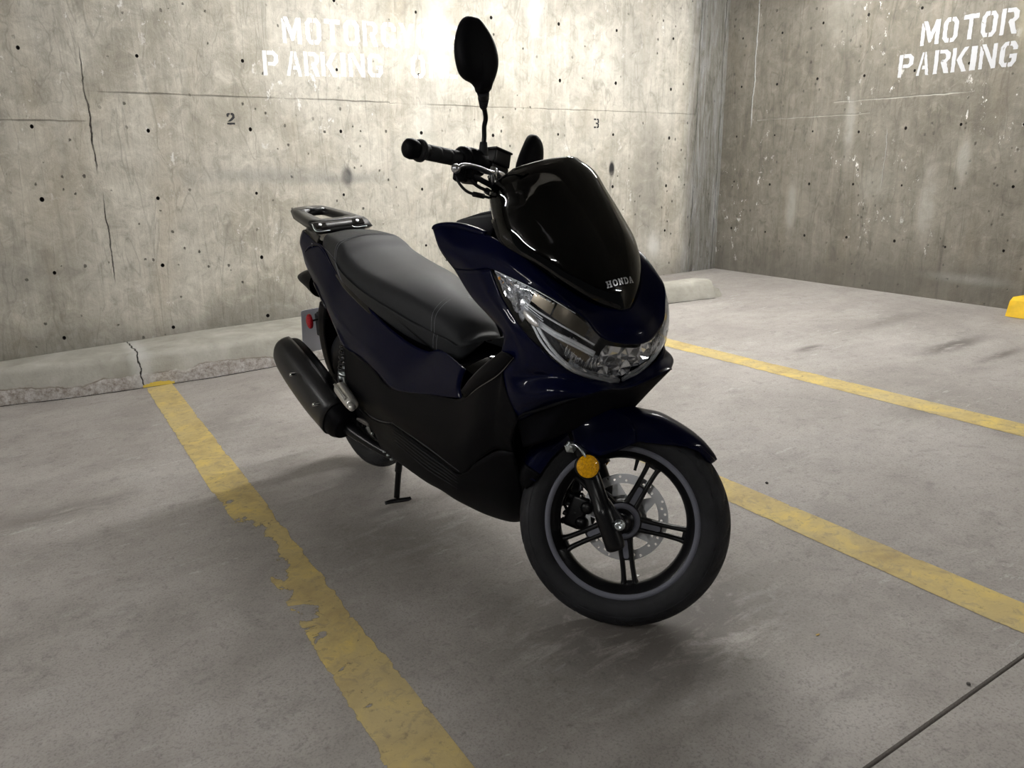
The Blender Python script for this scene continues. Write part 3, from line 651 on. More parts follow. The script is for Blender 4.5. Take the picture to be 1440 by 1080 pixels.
# ---------------------------------------------------------------- small litter
def pebble(name, x, y, r, mat, label, cat_, sq=(1, 1, 0.7), seed=0):
    bm = bmesh.new(); bmesh.ops.create_icosphere(bm, subdivisions=2, radius=r); rnd = random.Random(seed)
    for v in bm.verts: v.co = Vector((v.co.x * sq[0], v.co.y * sq[1], v.co.z * sq[2])) * rnd.uniform(0.82, 1.15)
    me = bpy.data.meshes.new(name); bm.to_mesh(me); bm.free(); me.materials.append(mat)
    o = bpy.data.objects.new(name, me); C.objects.link(o); o.location = (x, y, floor_z(x) + r * sq[2] * 0.8); tag(o, label, cat_); return o
M_peb = simple('pebble_stone', (0.09, 0.085, 0.08), 0.8); M_leaf = simple('leaf_scrap', (0.5, 0.33, 0.10), 0.8); M_chip = simple('paper_scrap', (0.75, 0.74, 0.72), 0.8)
pebble('pebble', 2.052, 1.652, 0.0055, M_peb, 'small dark pebble beyond the yellow line behind the front wheel', 'pebble', seed=2)
pebble('dry_leaf_scrap', 1.485, 1.011, 0.006, M_leaf, 'tiny tan leaf scrap on the floor right of the front wheel', 'leaf', (1.0, 0.5, 0.2), 3)
pebble('pebble', 1.589, 0.713, 0.0045, M_peb, 'small grey pebble beside the saw-cut floor joint', 'pebble', seed=5)
pebble('paper_scrap', 1.315, 1.47, 0.012, M_chip, 'white paper scrap on the floor seen through the front wheel', 'scrap', (1.2, 0.6, 0.12), 7)

# ---------------------------------------------------------------- ceiling and lamps (above the frame)
g = Geo(); g.box((-0.386, -0.02, Z_CEIL + 0.1), (11.228, 9.966, 0.2))
tag(g.build('ceiling', M_ceil), 'flat concrete ceiling slab above the bay', kind='structure')
M_fix = simple('lamp_housing_white', (0.8, 0.8, 0.8), 0.4)
def emit(name, col, s):
    m, nt, out = new_mat(name); e = nt.nodes.new('ShaderNodeEmission'); e.inputs[0].default_value = (*col, 1); e.inputs[1].default_value = s
    nt.links.new(e.outputs[0], out.inputs[0]); return m
def tube_lamp(c, length, along, power, label, col=(1.0, 0.985, 0.955), z=2.45, strength=12, down=0.0):
    t = bpy.data.objects.new('ceiling_lamp', None); C.objects.link(t); t.location = (c[0], c[1], z); tag(t, label, 'lamp')
    t.rotation_euler = (0, 0, 0 if along == 'x' else PI / 2)
    g = Geo(); g.box((0, 0, 0.085), (length + 0.08, 0.14, 0.05), bevel=0.008); g.box((0, 0, (Z_CEIL - z + 0.11) / 2), (0.04, 0.04, Z_CEIL - z - 0.11))
    for s in (-1, 1): g.box((s * (length / 2 + 0.02), 0, 0.03), (0.03, 0.10, 0.07), bevel=0.004)
    g.build('lamp_housing', M_fix, t)
    me = emit('tube_glow', col, strength)
    for s in (-1, 1):
        g = Geo(); g.tube([(-length / 2, s * 0.035, 0.02), (length / 2, s * 0.035, 0.02)], 0.0125, n=12, m=4); g.build('fluorescent_tube', me, t)


    return t

tube_lamp((2.45, 3.45), 1.8, 'x', 0, 'twin-tube ceiling lamp closest to the back wall', z=2.45, strength=168)
tube_lamp((4.25, 3.3), 1.2, 'x', 0, 'twin-tube ceiling lamp near the right wall', z=2.45, strength=170)
tube_lamp((-3.3, 2.3), 2.4, 'y', 0, 'long twin-tube ceiling lamp over the empty bay on the left', z=2.45, strength=130)
tube_lamp((-2.2, -1.2), 1.2, 'x', 0, 'twin-tube ceiling lamp over the aisle, left of the camera', z=2.45, strength=110)
tube_lamp((4.3, -2.6), 1.2, 'x', 0, 'twin-tube ceiling lamp over the aisle, right of the camera', z=2.45, strength=125)


# ================================================================ the scooter
# body frame: x forward, y to its left, z up, origin under the rear axle; steered parts are turned about the raked head axis
M_blue = simple('deep_blue_paint', (0.0004, 0.0011, 0.0135), 0.34, metal=0.0, spec=0.04, coat=0.22, coat_rough=0.015)
M_gloss = simple('gloss_black_plastic', (0.0015, 0.0015, 0.0022), 0.06, spec=0.35, coat=0.0)
M_matte = simple('matte_black_plastic', (0.0038, 0.0038, 0.0048), 0.45, spec=0.06, noise_amt=0.1, nscale=9, bump=0.25, bscale=900)
M_black = simple('black_metal', (0.0045, 0.0045, 0.0055), 0.30, spec=0.35)
M_wheelg = simple('dark_grey_rim_paint', (0.135, 0.140, 0.172), 0.5, metal=0.0, spec=0.4)
M_rubber = simple('tyre_rubber', (0.0135, 0.0140, 0.0165), 0.60, spec=0.28, noise_amt=0.25, nscale=12, bump=0.3, bscale=300)
M_vinyl = simple('seat_vinyl', (0.019, 0.020, 0.0225), 0.52, spec=0.20, bump=0.5, bscale=1100)
M_thread = simple('seat_thread', (0.16, 0.165, 0.18), 0.7)
M_chrome = simple('chrome', (0.82, 0.83, 0.86), 0.10, metal=1.0)
M_alu = simple('cast_aluminium', (0.62, 0.63, 0.66), 0.30, metal=1.0)
M_guide = simple('light_guide_silver', (0.95, 0.97, 1.0), 0.3, metal=0.1)
M_pegalu = simple('peg_aluminium', (0.70, 0.69, 0.66), 0.34, metal=0.7)
M_dash = simple('dash_black', (0.006, 0.006, 0.008), 0.7, spec=0.02)
M_chromer = simple('reflector_chrome', (0.92, 0.93, 0.96), 0.13, metal=0.86, spec=0.8)
M_housing = simple('lamp_housing_silver', (0.16, 0.16, 0.17), 0.22, metal=0.85)
M_ridge = simple('ridge_plastic', (0.028, 0.028, 0.033), 0.4, spec=0.4)
M_zinc = simple('zinc_plate', (0.72, 0.78, 0.80), 0.32, metal=1.0)
M_disc = simple('brake_steel', (0.70, 0.70, 0.71), 0.36, metal=1.0)
M_discd = simple('brake_steel_dark', (0.10, 0.10, 0.105), 0.35, metal=0.8)
M_plate = simple('plate_back_metal', (0.60, 0.62, 0.70), 0.5, metal=0.0)
M_logo = simple('badge_silver', (0.45, 0.46, 0.48), 0.35, metal=0.7)
M_reflk = simple('lamp_dark_reflector', (0.05, 0.048, 0.045), 0.15, metal=0.8)
M_reflb = simple('lamp_brown_mirror', (0.17, 0.145, 0.11), 0.25, metal=0.7)
M_bulb = simple('amber_bulb', (0.95, 0.45, 0.08), 0.3)

def facet_lens(name, col, scale, rough=0.12, emis=0.0):
    m, nt, out = new_mat(name); N = NT(nt); p = principled(nt, out, col, rough, spec=0.3, coat=0.15)
    c = N.coord(); v = N.n('ShaderNodeTexVoronoi'); v.inputs['Scale'].default_value = scale; N.L.new(c, v.inputs['Vector'])
    N.L.new(N.mix(N.ramp(N.sep(v.outputs['Color'])[0], [(0.0, 0.0), (1.0, 1.0)]), tuple(x * 0.72 for x in col), tuple(min(1, x * 1.25) for x in col)), p.inputs['Base Color'])
    N.bump(v.outputs['Distance'], p, 0.6, 0.002)
    return m
M_amber = facet_lens('amber_reflector', (0.95, 0.42, 0.003), 240, 0.3)
M_red = facet_lens('red_reflector', (0.42, 0.012, 0.022), 260)
M_redlens = facet_lens('dark_red_lens', (0.10, 0.004, 0.006), 200)

def clear_mat(name, tint, refl_rough, base_refl):
    m, nt, out = new_mat(name); N = NT(nt)
    tr = N.n('ShaderNodeBsdfTransparent'); tr.inputs[0].default_value = (*tint, 1)
    gl = N.n('ShaderNodeBsdfGlossy'); gl.inputs['Roughness'].default_value = refl_rough; gl.inputs[0].default_value = (1, 1, 1, 1)
    fr = N.n('ShaderNodeFresnel'); fr.inputs[0].default_value = base_refl
    mx = N.n('ShaderNodeMixShader'); N.L.new(fr.outputs[0], mx.inputs[0]); N.L.new(tr.outputs[0], mx.inputs[1]); N.L.new(gl.outputs[0], mx.inputs[2]); N.L.new(mx.outputs[0], out.inputs[0])
    return m
M_smoke = clear_mat('smoked_acrylic', (0.21, 0.21, 0.215), 0.015, 1.45)
M_lens = clear_mat('clear_lens', (0.96, 0.97, 0.98), 0.01, 1.35)

BR = bpy.data.objects.new('motor_scooter', None); C.objects.link(BR)
BR.matrix_world = Matrix(((0.08103785, 0.99499381, -0.05848238, 1.0618), (-0.99668439, 0.08046709, -0.01205335, 2.676), (-0.0072871, 0.05926525, 0.99821567, 0.006), (0, 0, 0, 1)))
tag(BR, 'dark blue and black motor scooter parked on its stand with front wheel turned', 'motor scooter')
BIKE = BR

def both(name, g, mat, label=None, parent=None, **kw):
    """right-hand part and its mirror image on the left"""
    a = g.build(name, mat, parent or BIKE, label, **kw)
    b = g.mirror().build(name, mat, parent or BIKE, label, **kw)
    return a, b

def blend_rows(r0, r1, mids):
    """rows between r0 and r1; mids: (t, outward push)"""
    out = [r0]
    for t, push in mids:
        out.append([(a[0] + (b[0] - a[0]) * t, a[1] + (b[1] - a[1]) * t - push * (1 if abs(a[1] + b[1]) > 0.06 else 0.3), a[2] + (b[2] - a[2]) * t) for a, b in zip(r0, r1)])
    out.append(r1); return out

# ---------------------------------------------------------------- front cowl
top_edge = [(0.8928, -0.2000, 0.9657), (0.9171, -0.1880, 0.9727), (0.9589, -0.1680, 0.9731), (1.0699, -0.1600, 0.9582), (1.1422, -0.1600, 0.9381), (1.2072, -0.1500, 0.9097), (1.2601, -0.1250, 0.8697), (1.3004, -0.0900, 0.8333), (1.3266, -0.0520, 0.8101), (1.3503, 0.0000, 0.7967)]
lamp_top = [(0.9637, -0.1900, 0.8724), (1.0514, -0.1970, 0.8811), (1.1136, -0.1900, 0.8899), (1.1772, -0.1860, 0.8787), (1.2350, -0.1800, 0.8674), (1.2833, -0.1650, 0.8480), (1.3284, -0.1450, 0.8248), (1.3555, -0.1200, 0.7969), (1.3771, -0.0860, 0.7507), (1.4040, 0.0000, 0.7305)]
top_edge2 = top_edge
g = Geo()
mid = [tuple((a[i] + b[i]) / 2 for i in range(3)) for a, b in zip(top_edge, lamp_top)]
mid = [(m[0] + 0.002 * max(0, k - 4), m[1] - 0.010 * (1 if k < 8 else 0.3), m[2]) for k, m in enumerate(mid)]
mid[-1] = (mid[-1][0] + 0.006, 0.0, mid[-1][2])
def full(r): return [tuple(p) for p in r] + [(p[0], -p[1], p[2]) for p in r[:-1]][::-1]
g.loft([full(top_edge), full(mid), full(lamp_top)], nu=121, nv=16)
g.build('upper_front_cowl', M_blue, BIKE, solid=0.004)
# rolled top rim of the ear
g = Geo()
g.tube([(0.8876, -0.1970, 0.9633), (0.8904, -0.1920, 0.9698), (0.9174, -0.1820, 0.9738), (0.9620, -0.1700, 0.9735), (1.0130, -0.1640, 0.9678), (1.0617, -0.1600, 0.9608)], [0.004, 0.006, 0.008, 0.009, 0.009, 0.006], n=12, m=24)
both('cowl_rim', g, M_blue)

lamp_low = [(1.1136, -0.1900, 0.8899), (1.1513, -0.1950, 0.8402), (1.1899, -0.2000, 0.8078), (1.2239, -0.2000, 0.7795), (1.2536, -0.1950, 0.7548), (1.2784, -0.1900, 0.7377), (1.2989, -0.1800, 0.7189), (1.3181, -0.1650, 0.6988), (1.3304, -0.1400, 0.6782), (1.3434, -0.1150, 0.6640), (1.3489, -0.0700, 0.6466), (1.3304, 0.0000, 0.6227)]
out_edge = [(0.9637, -0.1900, 0.8724), (1.0306, -0.1920, 0.8172), (1.1093, -0.1950, 0.7783), (1.1646, -0.1990, 0.7481), (1.1577, -0.2030, 0.7026), (1.1552, -0.2030, 0.6459), (1.1653, -0.2000, 0.5869), (1.1843, -0.1880, 0.5448), (1.2538, -0.1700, 0.5827), (1.3372, -0.1520, 0.6225), (1.3831, -0.0980, 0.6415), (1.3645, 0.0000, 0.6204)]
crease = [(1.0514, -0.1970, 0.8811), (1.1019, -0.2000, 0.8297), (1.1595, -0.2040, 0.7959), (1.1995, -0.2060, 0.7653), (1.2120, -0.2000, 0.7273), (1.2190, -0.1960, 0.6833), (1.2304, -0.1880, 0.6624), (1.2561, -0.1800, 0.6629), (1.3105, -0.1660, 0.6668), (1.3390, -0.1360, 0.6581), (1.3683, -0.0840, 0.6445), (1.3487, 0.0000, 0.6235)]
crest = [(1.0012, -0.1940, 0.8753), (1.0622, -0.1970, 0.8222), (1.1311, -0.2000, 0.7859), (1.1800, -0.2040, 0.7551), (1.1763, -0.2040, 0.7131), (1.1784, -0.2050, 0.6599), (1.2039, -0.2060, 0.6269), (1.2411, -0.2030, 0.6148), (1.3063, -0.1900, 0.6341), (1.3472, -0.1560, 0.6421), (1.3747, -0.0900, 0.6425), (1.3578, 0.0000, 0.6239)]
q1 = [tuple(a[i] * .5 + b[i] * .5 - (0.004 if i == 1 and k < 10 else 0) for i in range(3)) for k, (a, b) in enumerate(zip(lamp_low, crease))]
g = Geo(); g.loft([full(r) for r in (lamp_low, q1, crease, crest, out_edge)], nu=145, nv=30)
g.build('lower_front_cowl', M_blue, BIKE, solid=0.004)
# black panel under the nose, running back to the wheel well
lip = out_edge[7:]
low = [(1.150, -.150, .455), (1.185, -.150, .470), (1.225, -.135, .490), (1.245, -.085, .505), (1.250, 0, .515)]
midp = [tuple(a * .55 + b * .45 for a, b in zip(p, q_)) for p, q_ in zip(lip, low)]
g = Geo(); g.loft([full(lip), full(midp), full(low)], nu=61, nv=10)
g.build('lower_nose_panel', M_dash, BIKE, 'black panel under the nose above the front wheel', solid=0.003)

# ---------------------------------------------------------------- windscreen and centre panel
ctr = [(1.350, .797), (1.346, .825), (1.335, .858), (1.311, .905), (1.283, .955), (1.250, 1.005), (1.215, 1.052), (1.181, 1.092), (1.149, 1.121)]
edg = [(1.349, .012, .798), (1.328, .052, .812), (1.300, .090, .833), (1.262, .125, .870), (1.205, .152, .911), (1.128, .164, .944), (1.080, .153, 1.002), (1.068, .143, 1.062), (1.096, .100, 1.102)]
def screen_rows(off=0.0, k0=0, k1=9, shrink=1.0):
    rows = []
    C2 = cat([(a, b) for a, b in ctr], 9); 
    for kk, ((cx, cz), (ex, ey, ez)) in enumerate(zip(ctr, edg)):
        r = []; wt = {7: .3, 8: 1.0}.get(kk, 0)
        for j in range(-8, 9):
            th = abs(j) / 8 * PI / 2; s = 1 if j >= 0 else -1
            a1 = abs(j) / 8; bz = (1 - math.cos(th)) * (1 - wt) + a1 ** 2.4 * wt; sy = math.sin(th) ** {5: .93, 6: .88, 7: .85}.get(kk, 1) * (1 - wt) + a1 * wt
            r.append((cx + (ex - cx) * bz - off, -s * ey * sy * shrink, cz + (ez - cz) * bz))
        rows.append(r)
    return rows
g = Geo(); g.loft(screen_rows(), nu=61, nv=64)
screen = g.build('windscreen', M_smoke, BIKE, 'smoked dark windscreen with curved top edge', solid=0.0025, solid_off=0)
# opaque panel behind the lower screen, its top edge a rounded hump with shoulders
g = Geo(); R = [cat(r, 61) for r in screen_rows(0.006)]
cols = [cat([r[j] for r in R], 64) for j in range(61)]
HT = [(0, .797), (.15, .785), (.3, .735), (.42, .700), (.6, .695), (.8, .715), (1.01, .73)]
def hump(j):
    u = abs(j - 30) / 30
    for (a, b), (c, d) in zip(HT, HT[1:]):
        if u <= c: f = (u - a) / (c - a); f = f * f * (3 - 2 * f); return b + (d - b) * f
rows = []
for i in range(40):
    rr = []
    for j in range(61):
        t = hump(j) * i / 39 * 63; a = int(t); f = t - a
        p_ = [p + (q - p) * f for p, q in zip(cols[j][a], cols[j][min(a + 1, 63)])]
        sm = min(1, max(0, (t / 63 - .3) / .4)); p_[0] -= .08 * math.cos((j - 30) / 30 * PI / 2) * sm * sm * (3 - 2 * sm)
        rr.append(tuple(p_))
    rows.append(rr)
g.grid(rows); g.build('centre_panel', M_gloss, BIKE, 'gloss black panel behind the lower windscreen', solid=0.003)
# thin bright moulding line along the panel top
g = Geo(); g.tube([(p[0] + 0.003, p[1], p[2]) for p in rows[-1][4:57]], 0.0009, n=6); g.build('panel_edge_trim', simple('edge_grey', (0.10, 0.10, 0.11), 0.3), BIKE)

# maker's name on the centre panel
FONT = {
 'H': [[(0, 0), (.42, 0), (.42, .16), (.32, .16), (.32, .42), (.68, .42), (.68, .16), (.58, .16), (.58, 0), (1, 0), (1, .16), (.9, .16), (.9, .84), (1, .84), (1, 1), (.58, 1), (.58, .84), (.68, .84), (.68, .6), (.32, .6), (.32, .84), (.42, .84), (.42, 1), (0, 1), (0, .84), (.1, .84), (.1, .16), (0, .16)]],
 'O': [[(.5, 1), (.22, .95), (.03, .72), (.03, .28), (.22, .05), (.5, 0), (.5, .17), (.34, .22), (.25, .38), (.25, .62), (.34, .78), (.5, .83)], [(.5, 1), (.5, .83), (.66, .78), (.75, .62), (.75, .38), (.66, .22), (.5, .17), (.5, 0), (.78, .05), (.97, .28), (.97, .72), (.78, .95)]],
 'N': [[(0, 0), (.38, 0), (.38, .16), (.28, .16), (.28, .66), (.72, 0), (.9, 0), (.9, .84), (1, .84), (1, 1), (.62, 1), (.62, .84), (.72, .84), (.72, .36), (.3, 1), (0, 1), (0, .84), (.1, .84), (.1, .16), (0, .16)]],
 'D': [[(0, 0), (.3, 0), (.3, 1), (0, 1), (0, .84), (.1, .84), (.1, .16), (0, .16)], [(.3, 1), (.3, .83), (.58, .83), (.74, .64), (.74, .36), (.58, .17), (.3, .17), (.3, 0), (.7, 0), (.97, .28), (.97, .72), (.7, 1)]],
 'A': [[(0, 0), (.36, 0), (.36, .15), (.28, .15), (.33, .3), (.5, .3), (.5, .46), (.38, .46), (.5, .8), (.5, 1), (.38, 1), (.08, .15), (0, .15)], [(.5, 1), (.5, .8), (.62, .46), (.5, .46), (.5, .3), (.67, .3), (.72, .15), (.64, .15), (.64, 0), (1, 0), (1, .15), (.92, .15), (.62, 1)]],
}
def on_screen(y, z):
    """point of the screen surface at lateral y and centre-line height z"""
    zs = [c[1] for c in ctr]; k = 0
    while k < 7 and zs[k + 1] < z: k += 1
    f = (z - zs[k]) / (zs[k + 1] - zs[k]); cx = ctr[k][0] + (ctr[k + 1][0] - ctr[k][0]) * f
    ex, ey, ez = (edg[k][i] + (edg[k + 1][i] - edg[k][i]) * f for i in range(3))
    th = math.asin(max(-1, min(1, -y / ey))); bz = 1 - math.cos(th)
    return (cx + (ex - cx) * bz + 0.0022, y, z + (ez - z) * bz)
bm = bmesh.new(); cw = 0.0165
for k, ch in enumerate('HONDA'):
    u0 = (k - 2.5) * cw
    for poly in FONT[ch]:
        pts = []
        for i in range(len(poly)):
            a = poly[i]; pts.append(on_screen(-0.000 + (u0 + a[0] * cw * 0.80) + 0.001, 0.852 + a[1] * 0.0135))
        bm.faces.new([bm.verts.new(p) for p in pts])
bm.normal_update(); bmesh.ops.triangulate(bm, faces=bm.faces[:], ngon_method='EAR_CLIP')
me = bpy.data.meshes.new('maker_badge'); bm.to_mesh(me); bm.free(); me.materials.append(M_logo)
o = bpy.data.objects.new('maker_badge', me); C.objects.link(o); o.parent = BIKE; o['label'] = 'silver lettering reading HONDA'
md = o.modifiers.new('thickness', 'SOLIDIFY'); md.thickness = 0.0005; md.offset = 0

# ---------------------------------------------------------------- headlamps
lt = [(1.1136, -0.1900, 0.8899), (1.1772, -0.1860, 0.8787), (1.2350, -0.1800, 0.8674), (1.2833, -0.1650, 0.8480), (1.3284, -0.1450, 0.8248), (1.3555, -0.1200, 0.7969), (1.3771, -0.0860, 0.7507), (1.3858, -0.0400, 0.7336), (1.4040, 0.0000, 0.7305)]
lb = [(1.1134, -0.1900, 0.8883), (1.1603, -0.1960, 0.8351), (1.2071, -0.2000, 0.7944), (1.2536, -0.1950, 0.7548), (1.2874, -0.1840, 0.7270), (1.3181, -0.1650, 0.6988), (1.3339, -0.1250, 0.6691), (1.3444, -0.0700, 0.6456), (1.3304, 0.0000, 0.6227)]
def lamp_rows(off, pts=9, bulge=0.008):
    out = []
    for k in range(pts):
        t = k / (pts - 1); r = []
        for i, (a, b) in enumerate(zip(lt, lb)):
            p = [a[j] + (b[j] - a[j]) * t for j in range(3)]
            c = i / 8; nx, ny = math.sin(c * PI / 2) * 0.85 + 0.25, -math.cos(c * PI / 2); nl = math.hypot(nx, ny)
            s = bulge * math.sin(t * PI) * (0.4 + 0.6 * min(1, i / 3)) + off
            r.append((p[0] + nx / nl * s, min(0.0, p[1] + ny / nl * s) if i < 8 else 0.0, p[2]))
        out.append(r)
    return out
R = [cat(r, 60) for r in lamp_rows(0.001)]
def lamp_at(u, v, off):
    """point of the lamp surface, u 0 outer corner .. 1 nose, v 0 top .. 1 bottom, off outward"""
    rr = lamp_rows(off, 9)
    k = min(int(v * 8), 7); f = v * 8 - k
    ca = cat(rr[k], 101)[int(round(u * 100))]; cb = cat(rr[k + 1], 101)[int(round(u * 100))]
    return lerp3(ca, cb, f)
g = Geo(); g.loft(lamp_rows(0.001), nu=60, nv=20)
lampR = g.build('headlamp', M_lens, BIKE, 'clear headlamp lens over chrome reflectors')
lampL = g.mirror().build('headlamp', M_lens, BIKE, 'clear headlamp lens over chrome reflectors')
rnd = random.Random(11)
# housing behind, dark mirror
gh = Geo(); gh.loft(lamp_rows(-0.042, 9, 0.0), nu=30, nv=8)
# crumpled chrome reflector facets: turn-signal cup (outer third) and main bowls
def facets(u0, u1, v0, v1, nu, nv, dep, amp, gset):
    pts = [[lamp_at(u0 + (u1 - u0) * min(1, max(0, (i + (rnd.uniform(-.28, .28) if 0 < i < nu else 0)) / nu)), v0 + (v1 - v0) * min(1, max(0, (j + (rnd.uniform(-.28, .28) if 0 < j < nv else 0)) / nv)), -dep + rnd.uniform(-amp, amp)) for i in range(nu + 1)] for j in range(nv + 1)]
    for j in range(nv):
        for i in range(nu):
            a, b, c, d = pts[j][i], pts[j][i + 1], pts[j + 1][i + 1], pts[j + 1][i]
            if rnd.random() < .5: gset.add([a, b, c, a, c, d], [(0, 1, 2), (3, 4, 5)], 0, True)
            else: gset.add([a, b, d, b, c, d], [(0, 1, 2), (3, 4, 5)], 0, True)
gt = Geo(); facets(0.02, 0.30, 0.08, 0.92, 12, 9, 0.014, 0.006, gt)       # turn signal
gc = Geo()
facets(0.62, 0.80, 0.42, 0.80, 6, 5, 0.022, 0.010, gc)       # low beam bowl
facets(0.80, 1.00, 0.12, 0.82, 6, 5, 0.022, 0.012, gc)
facets(0.66, 0.98, 0.80, 0.93, 10, 2, 0.010, 0.004, gc)
gd = Geo()
for k in range(12):                                            # vertical flutes of the bowl
    u = 0.60 + k * 0.018; gd.tube([lamp_at(u, 0.45, -0.016), lamp_at(u + 0.02, 0.80, -0.014)], 0.0022, n=6, m=3)
gb = Geo()                                                     # brown-grey mirror panels
for (a, b, v0, v1, dd) in ((0.30, 0.43, 0.10, 0.34, 0.012), (0.44, 0.66, 0.06, 0.34, 0.010), (0.50, 0.74, 0.50, 0.66, 0.014)):
    gb.grid([[lamp_at(a + (b - a) * i / 8, v0 + (v1 - v0) * j / 3, -dd) for i in range(9)] for j in range(4)])
gs = Geo()                                                     # silver light-guide bars
def guide(pts, r, dep=-0.006): gs.tube([lamp_at(u, v, dep) for u, v in pts], r, n=8, m=40)
guide([(0.36, 0.60), (0.50, 0.56), (0.62, 0.48), (0.74, 0.38)], 0.0042)
guide([(0.36, 0.64), (0.50, 0.61), (0.62, 0.54), (0.74, 0.44)], 0.0030, -0.003)
guide([(0.38, 0.66), (0.46, 0.78), (0.55, 0.86), (0.66, 0.91), (0.80, 0.93), (0.99, 0.93)], 0.0040)
guide([(0.36, 0.72), (0.46, 0.88), (0.58, 0.94), (0.72, 0.965), (0.88, 0.97), (0.99, 0.97)], 0.0028, -0.003)
guide([(0.26, 0.44), (0.36, 0.42), (0.50, 0.38), (0.62, 0.33), (0.72, 0.24)], 0.0022, -0.008)
for k in range(4): guide([(0.27 + .01 * k, 0.50 + .05 * k), (0.40 + .01 * k, 0.47 + .04 * k)], 0.0013, -0.006)
guide([(0.03, 0.02), (0.30, 0.03), (0.55, 0.03)], 0.0010, 0.0)
for k in range(26):                                            # serrated upper strip
    u = 0.08 + k * 0.0135; p = lamp_at(u, 0.09, -0.003); gs.box(p, (0.0032, 0.0032, 0.0022))
gw = Geo()                                                     # chrome bubble added to imitate a bright lamp reflection
P0 = Vector(lamp_at(0.34, 0.62, -0.001)); bmx = bmesh.new(); bmesh.ops.create_uvsphere(bmx, u_segments=24, v_segments=14, radius=1)
gw.add([P0 + Vector((v.co.x * .026, v.co.y * .009, v.co.z * .012 - v.co.x * .012)) for v in bmx.verts], [tuple(v.index for v in f.verts) for f in bmx.faces]); bmx.free()
gl = Geo(); q = lamp_at(0.07, 0.45, -0.005); gl.box(q, (0.005, 0.005, 0.007), bevel=0.0018)
for par, mir in ((lampR, False), (lampL, True)):
    for nm, gg, mm, lb_ in (('lamp_housing', gh, M_housing, None), ('turn_signal_reflector', gt, M_chromer, None), ('reflector', gc, M_chromer, None), ('reflector_flutes', gd, M_chromer, None), ('mirror_panel', gb, M_reflb, 'brown-grey mirrored panel'), ('light_guide', gs, M_guide, 'silver light guide bar'), ('reflector_dome', gw, simple('highlight_chrome', (0.95, 0.95, 0.97), 0.38, metal=1.0), None), ('bulb', gl, M_bulb, 'amber bulb')):
        (gg.mirror() if mir else gg).build(nm, mm, par, lb_, weld='nonormal' if nm.endswith('reflector') else True)

# ---------------------------------------------------------------- dashboard hood, inner leg shield
dt = [(0.8825, -0.1220, 0.9756), (0.9160, -0.1180, 0.9840), (0.9793, -0.1080, 0.9932), (1.0477, -0.0980, 1.0039)]
db = [(0.9404, -0.1660, 0.9752), (0.9863, -0.1660, 0.9713), (1.0319, -0.1630, 0.9657), (1.0784, -0.1600, 0.9588)]
g = Geo(); g.loft([dt, db], nu=16, nv=6)
both('dash_side_panel', g, M_dash, solid=0.003)
g = Geo(); g.grid([[(p[0], y * abs(p[1]), p[2] + 0.012 * (1 - y * y)) for y in (-1, -.6, 0, .6, 1)] for p in dt] + [[(1.10, y * .09, 1.01) for y in (-1, -.6, 0, .6, 1)]])
g.build('instrument_hood', M_dash, BIKE, solid=0.003)
be = [(0.8876, -0.1970, 0.9633), (0.9605, -0.1880, 0.8718), (1.0275, -0.1900, 0.8165), (1.1064, -0.1930, 0.7775), (1.1632, -0.1980, 0.7477), (1.1591, -0.2040, 0.7030), (1.0542, -0.2040, 0.6346), (0.9622, -0.1980, 0.5455)]
rows = []
for k, p in enumerate(be):
    xi = [0.98, 1.06, 1.10, 1.13, 1.15, 1.12, 1.06, 0.99][k]
    rows.append([p, (p[0] * .35 + xi * .65, -.15, p[2]), (xi, -.08, p[2] + .01), (xi + .01, 0, p[2] + .012), (xi, .08, p[2] + .01), (p[0] * .35 + xi * .65, .15, p[2]), (p[0], -p[1], p[2])])
g = Geo(); g.loft(rows, nu=25, nv=30); g.build('inner_leg_shield', M_matte, BIKE, solid=0.003)

# centre tunnel between seat and leg shield
sec = [(0.66, .10, .575, .46), (0.76, .10, .592, .46), (0.82, .095, .590, .46), (0.90, .09, .565, .46), (0.98, .09, .566, .46), (1.06, .10, .600, .46), (1.13, .12, .66, .50)]
rows = []
for x, w, zt, zb in sec:
    rows.append([(x, -.175, zb), (x, -w - .035, zb + .02), (x, -w, (zt + zb) / 2 + .02), (x, -w * .8, zt - .018), (x, 0, zt), (x, w * .8, zt - .018), (x, w, (zt + zb) / 2 + .02), (x, w + .035, zb + .02), (x, .175, zb)])
g = Geo(); g.loft(rows, nu=33, nv=30); g.build('centre_tunnel', M_gloss, BIKE, 'gloss black fuel tunnel in front of the seat')
# raised knee strip on the leg shield
g = Geo()
s0 = [(0.9730, -0.2030, 0.5701), (1.0270, -0.2080, 0.6133), (1.0894, -0.2100, 0.6594), (1.1638, -0.2070, 0.7096)]; s1 = [(0.9866, -0.2080, 0.5671), (1.0478, -0.2140, 0.6103), (1.1272, -0.2160, 0.6634), (1.1923, -0.2120, 0.7112)]
s2 = [(0.9918, -0.2040, 0.5542), (1.0589, -0.2100, 0.5993), (1.1486, -0.2120, 0.6517), (1.2048, -0.2060, 0.7025)]
g.loft([s0, s1, s2], nu=24, nv=8); both('knee_strip', g, M_matte, 'ribbed black knee strip', solid=0.004)
g = Geo(); g.tube(s0, [0.0012, 0.002, 0.002, 0.0012], n=8, m=20); g.tube(s2, [0.001, 0.002, 0.002, 0.001], n=8, m=20); both('knee_strip_highlight', g, simple('highlight_grey', (0.22, 0.215, 0.20), 0.3))  # paler tubes put the highlight along the strip edges into colour

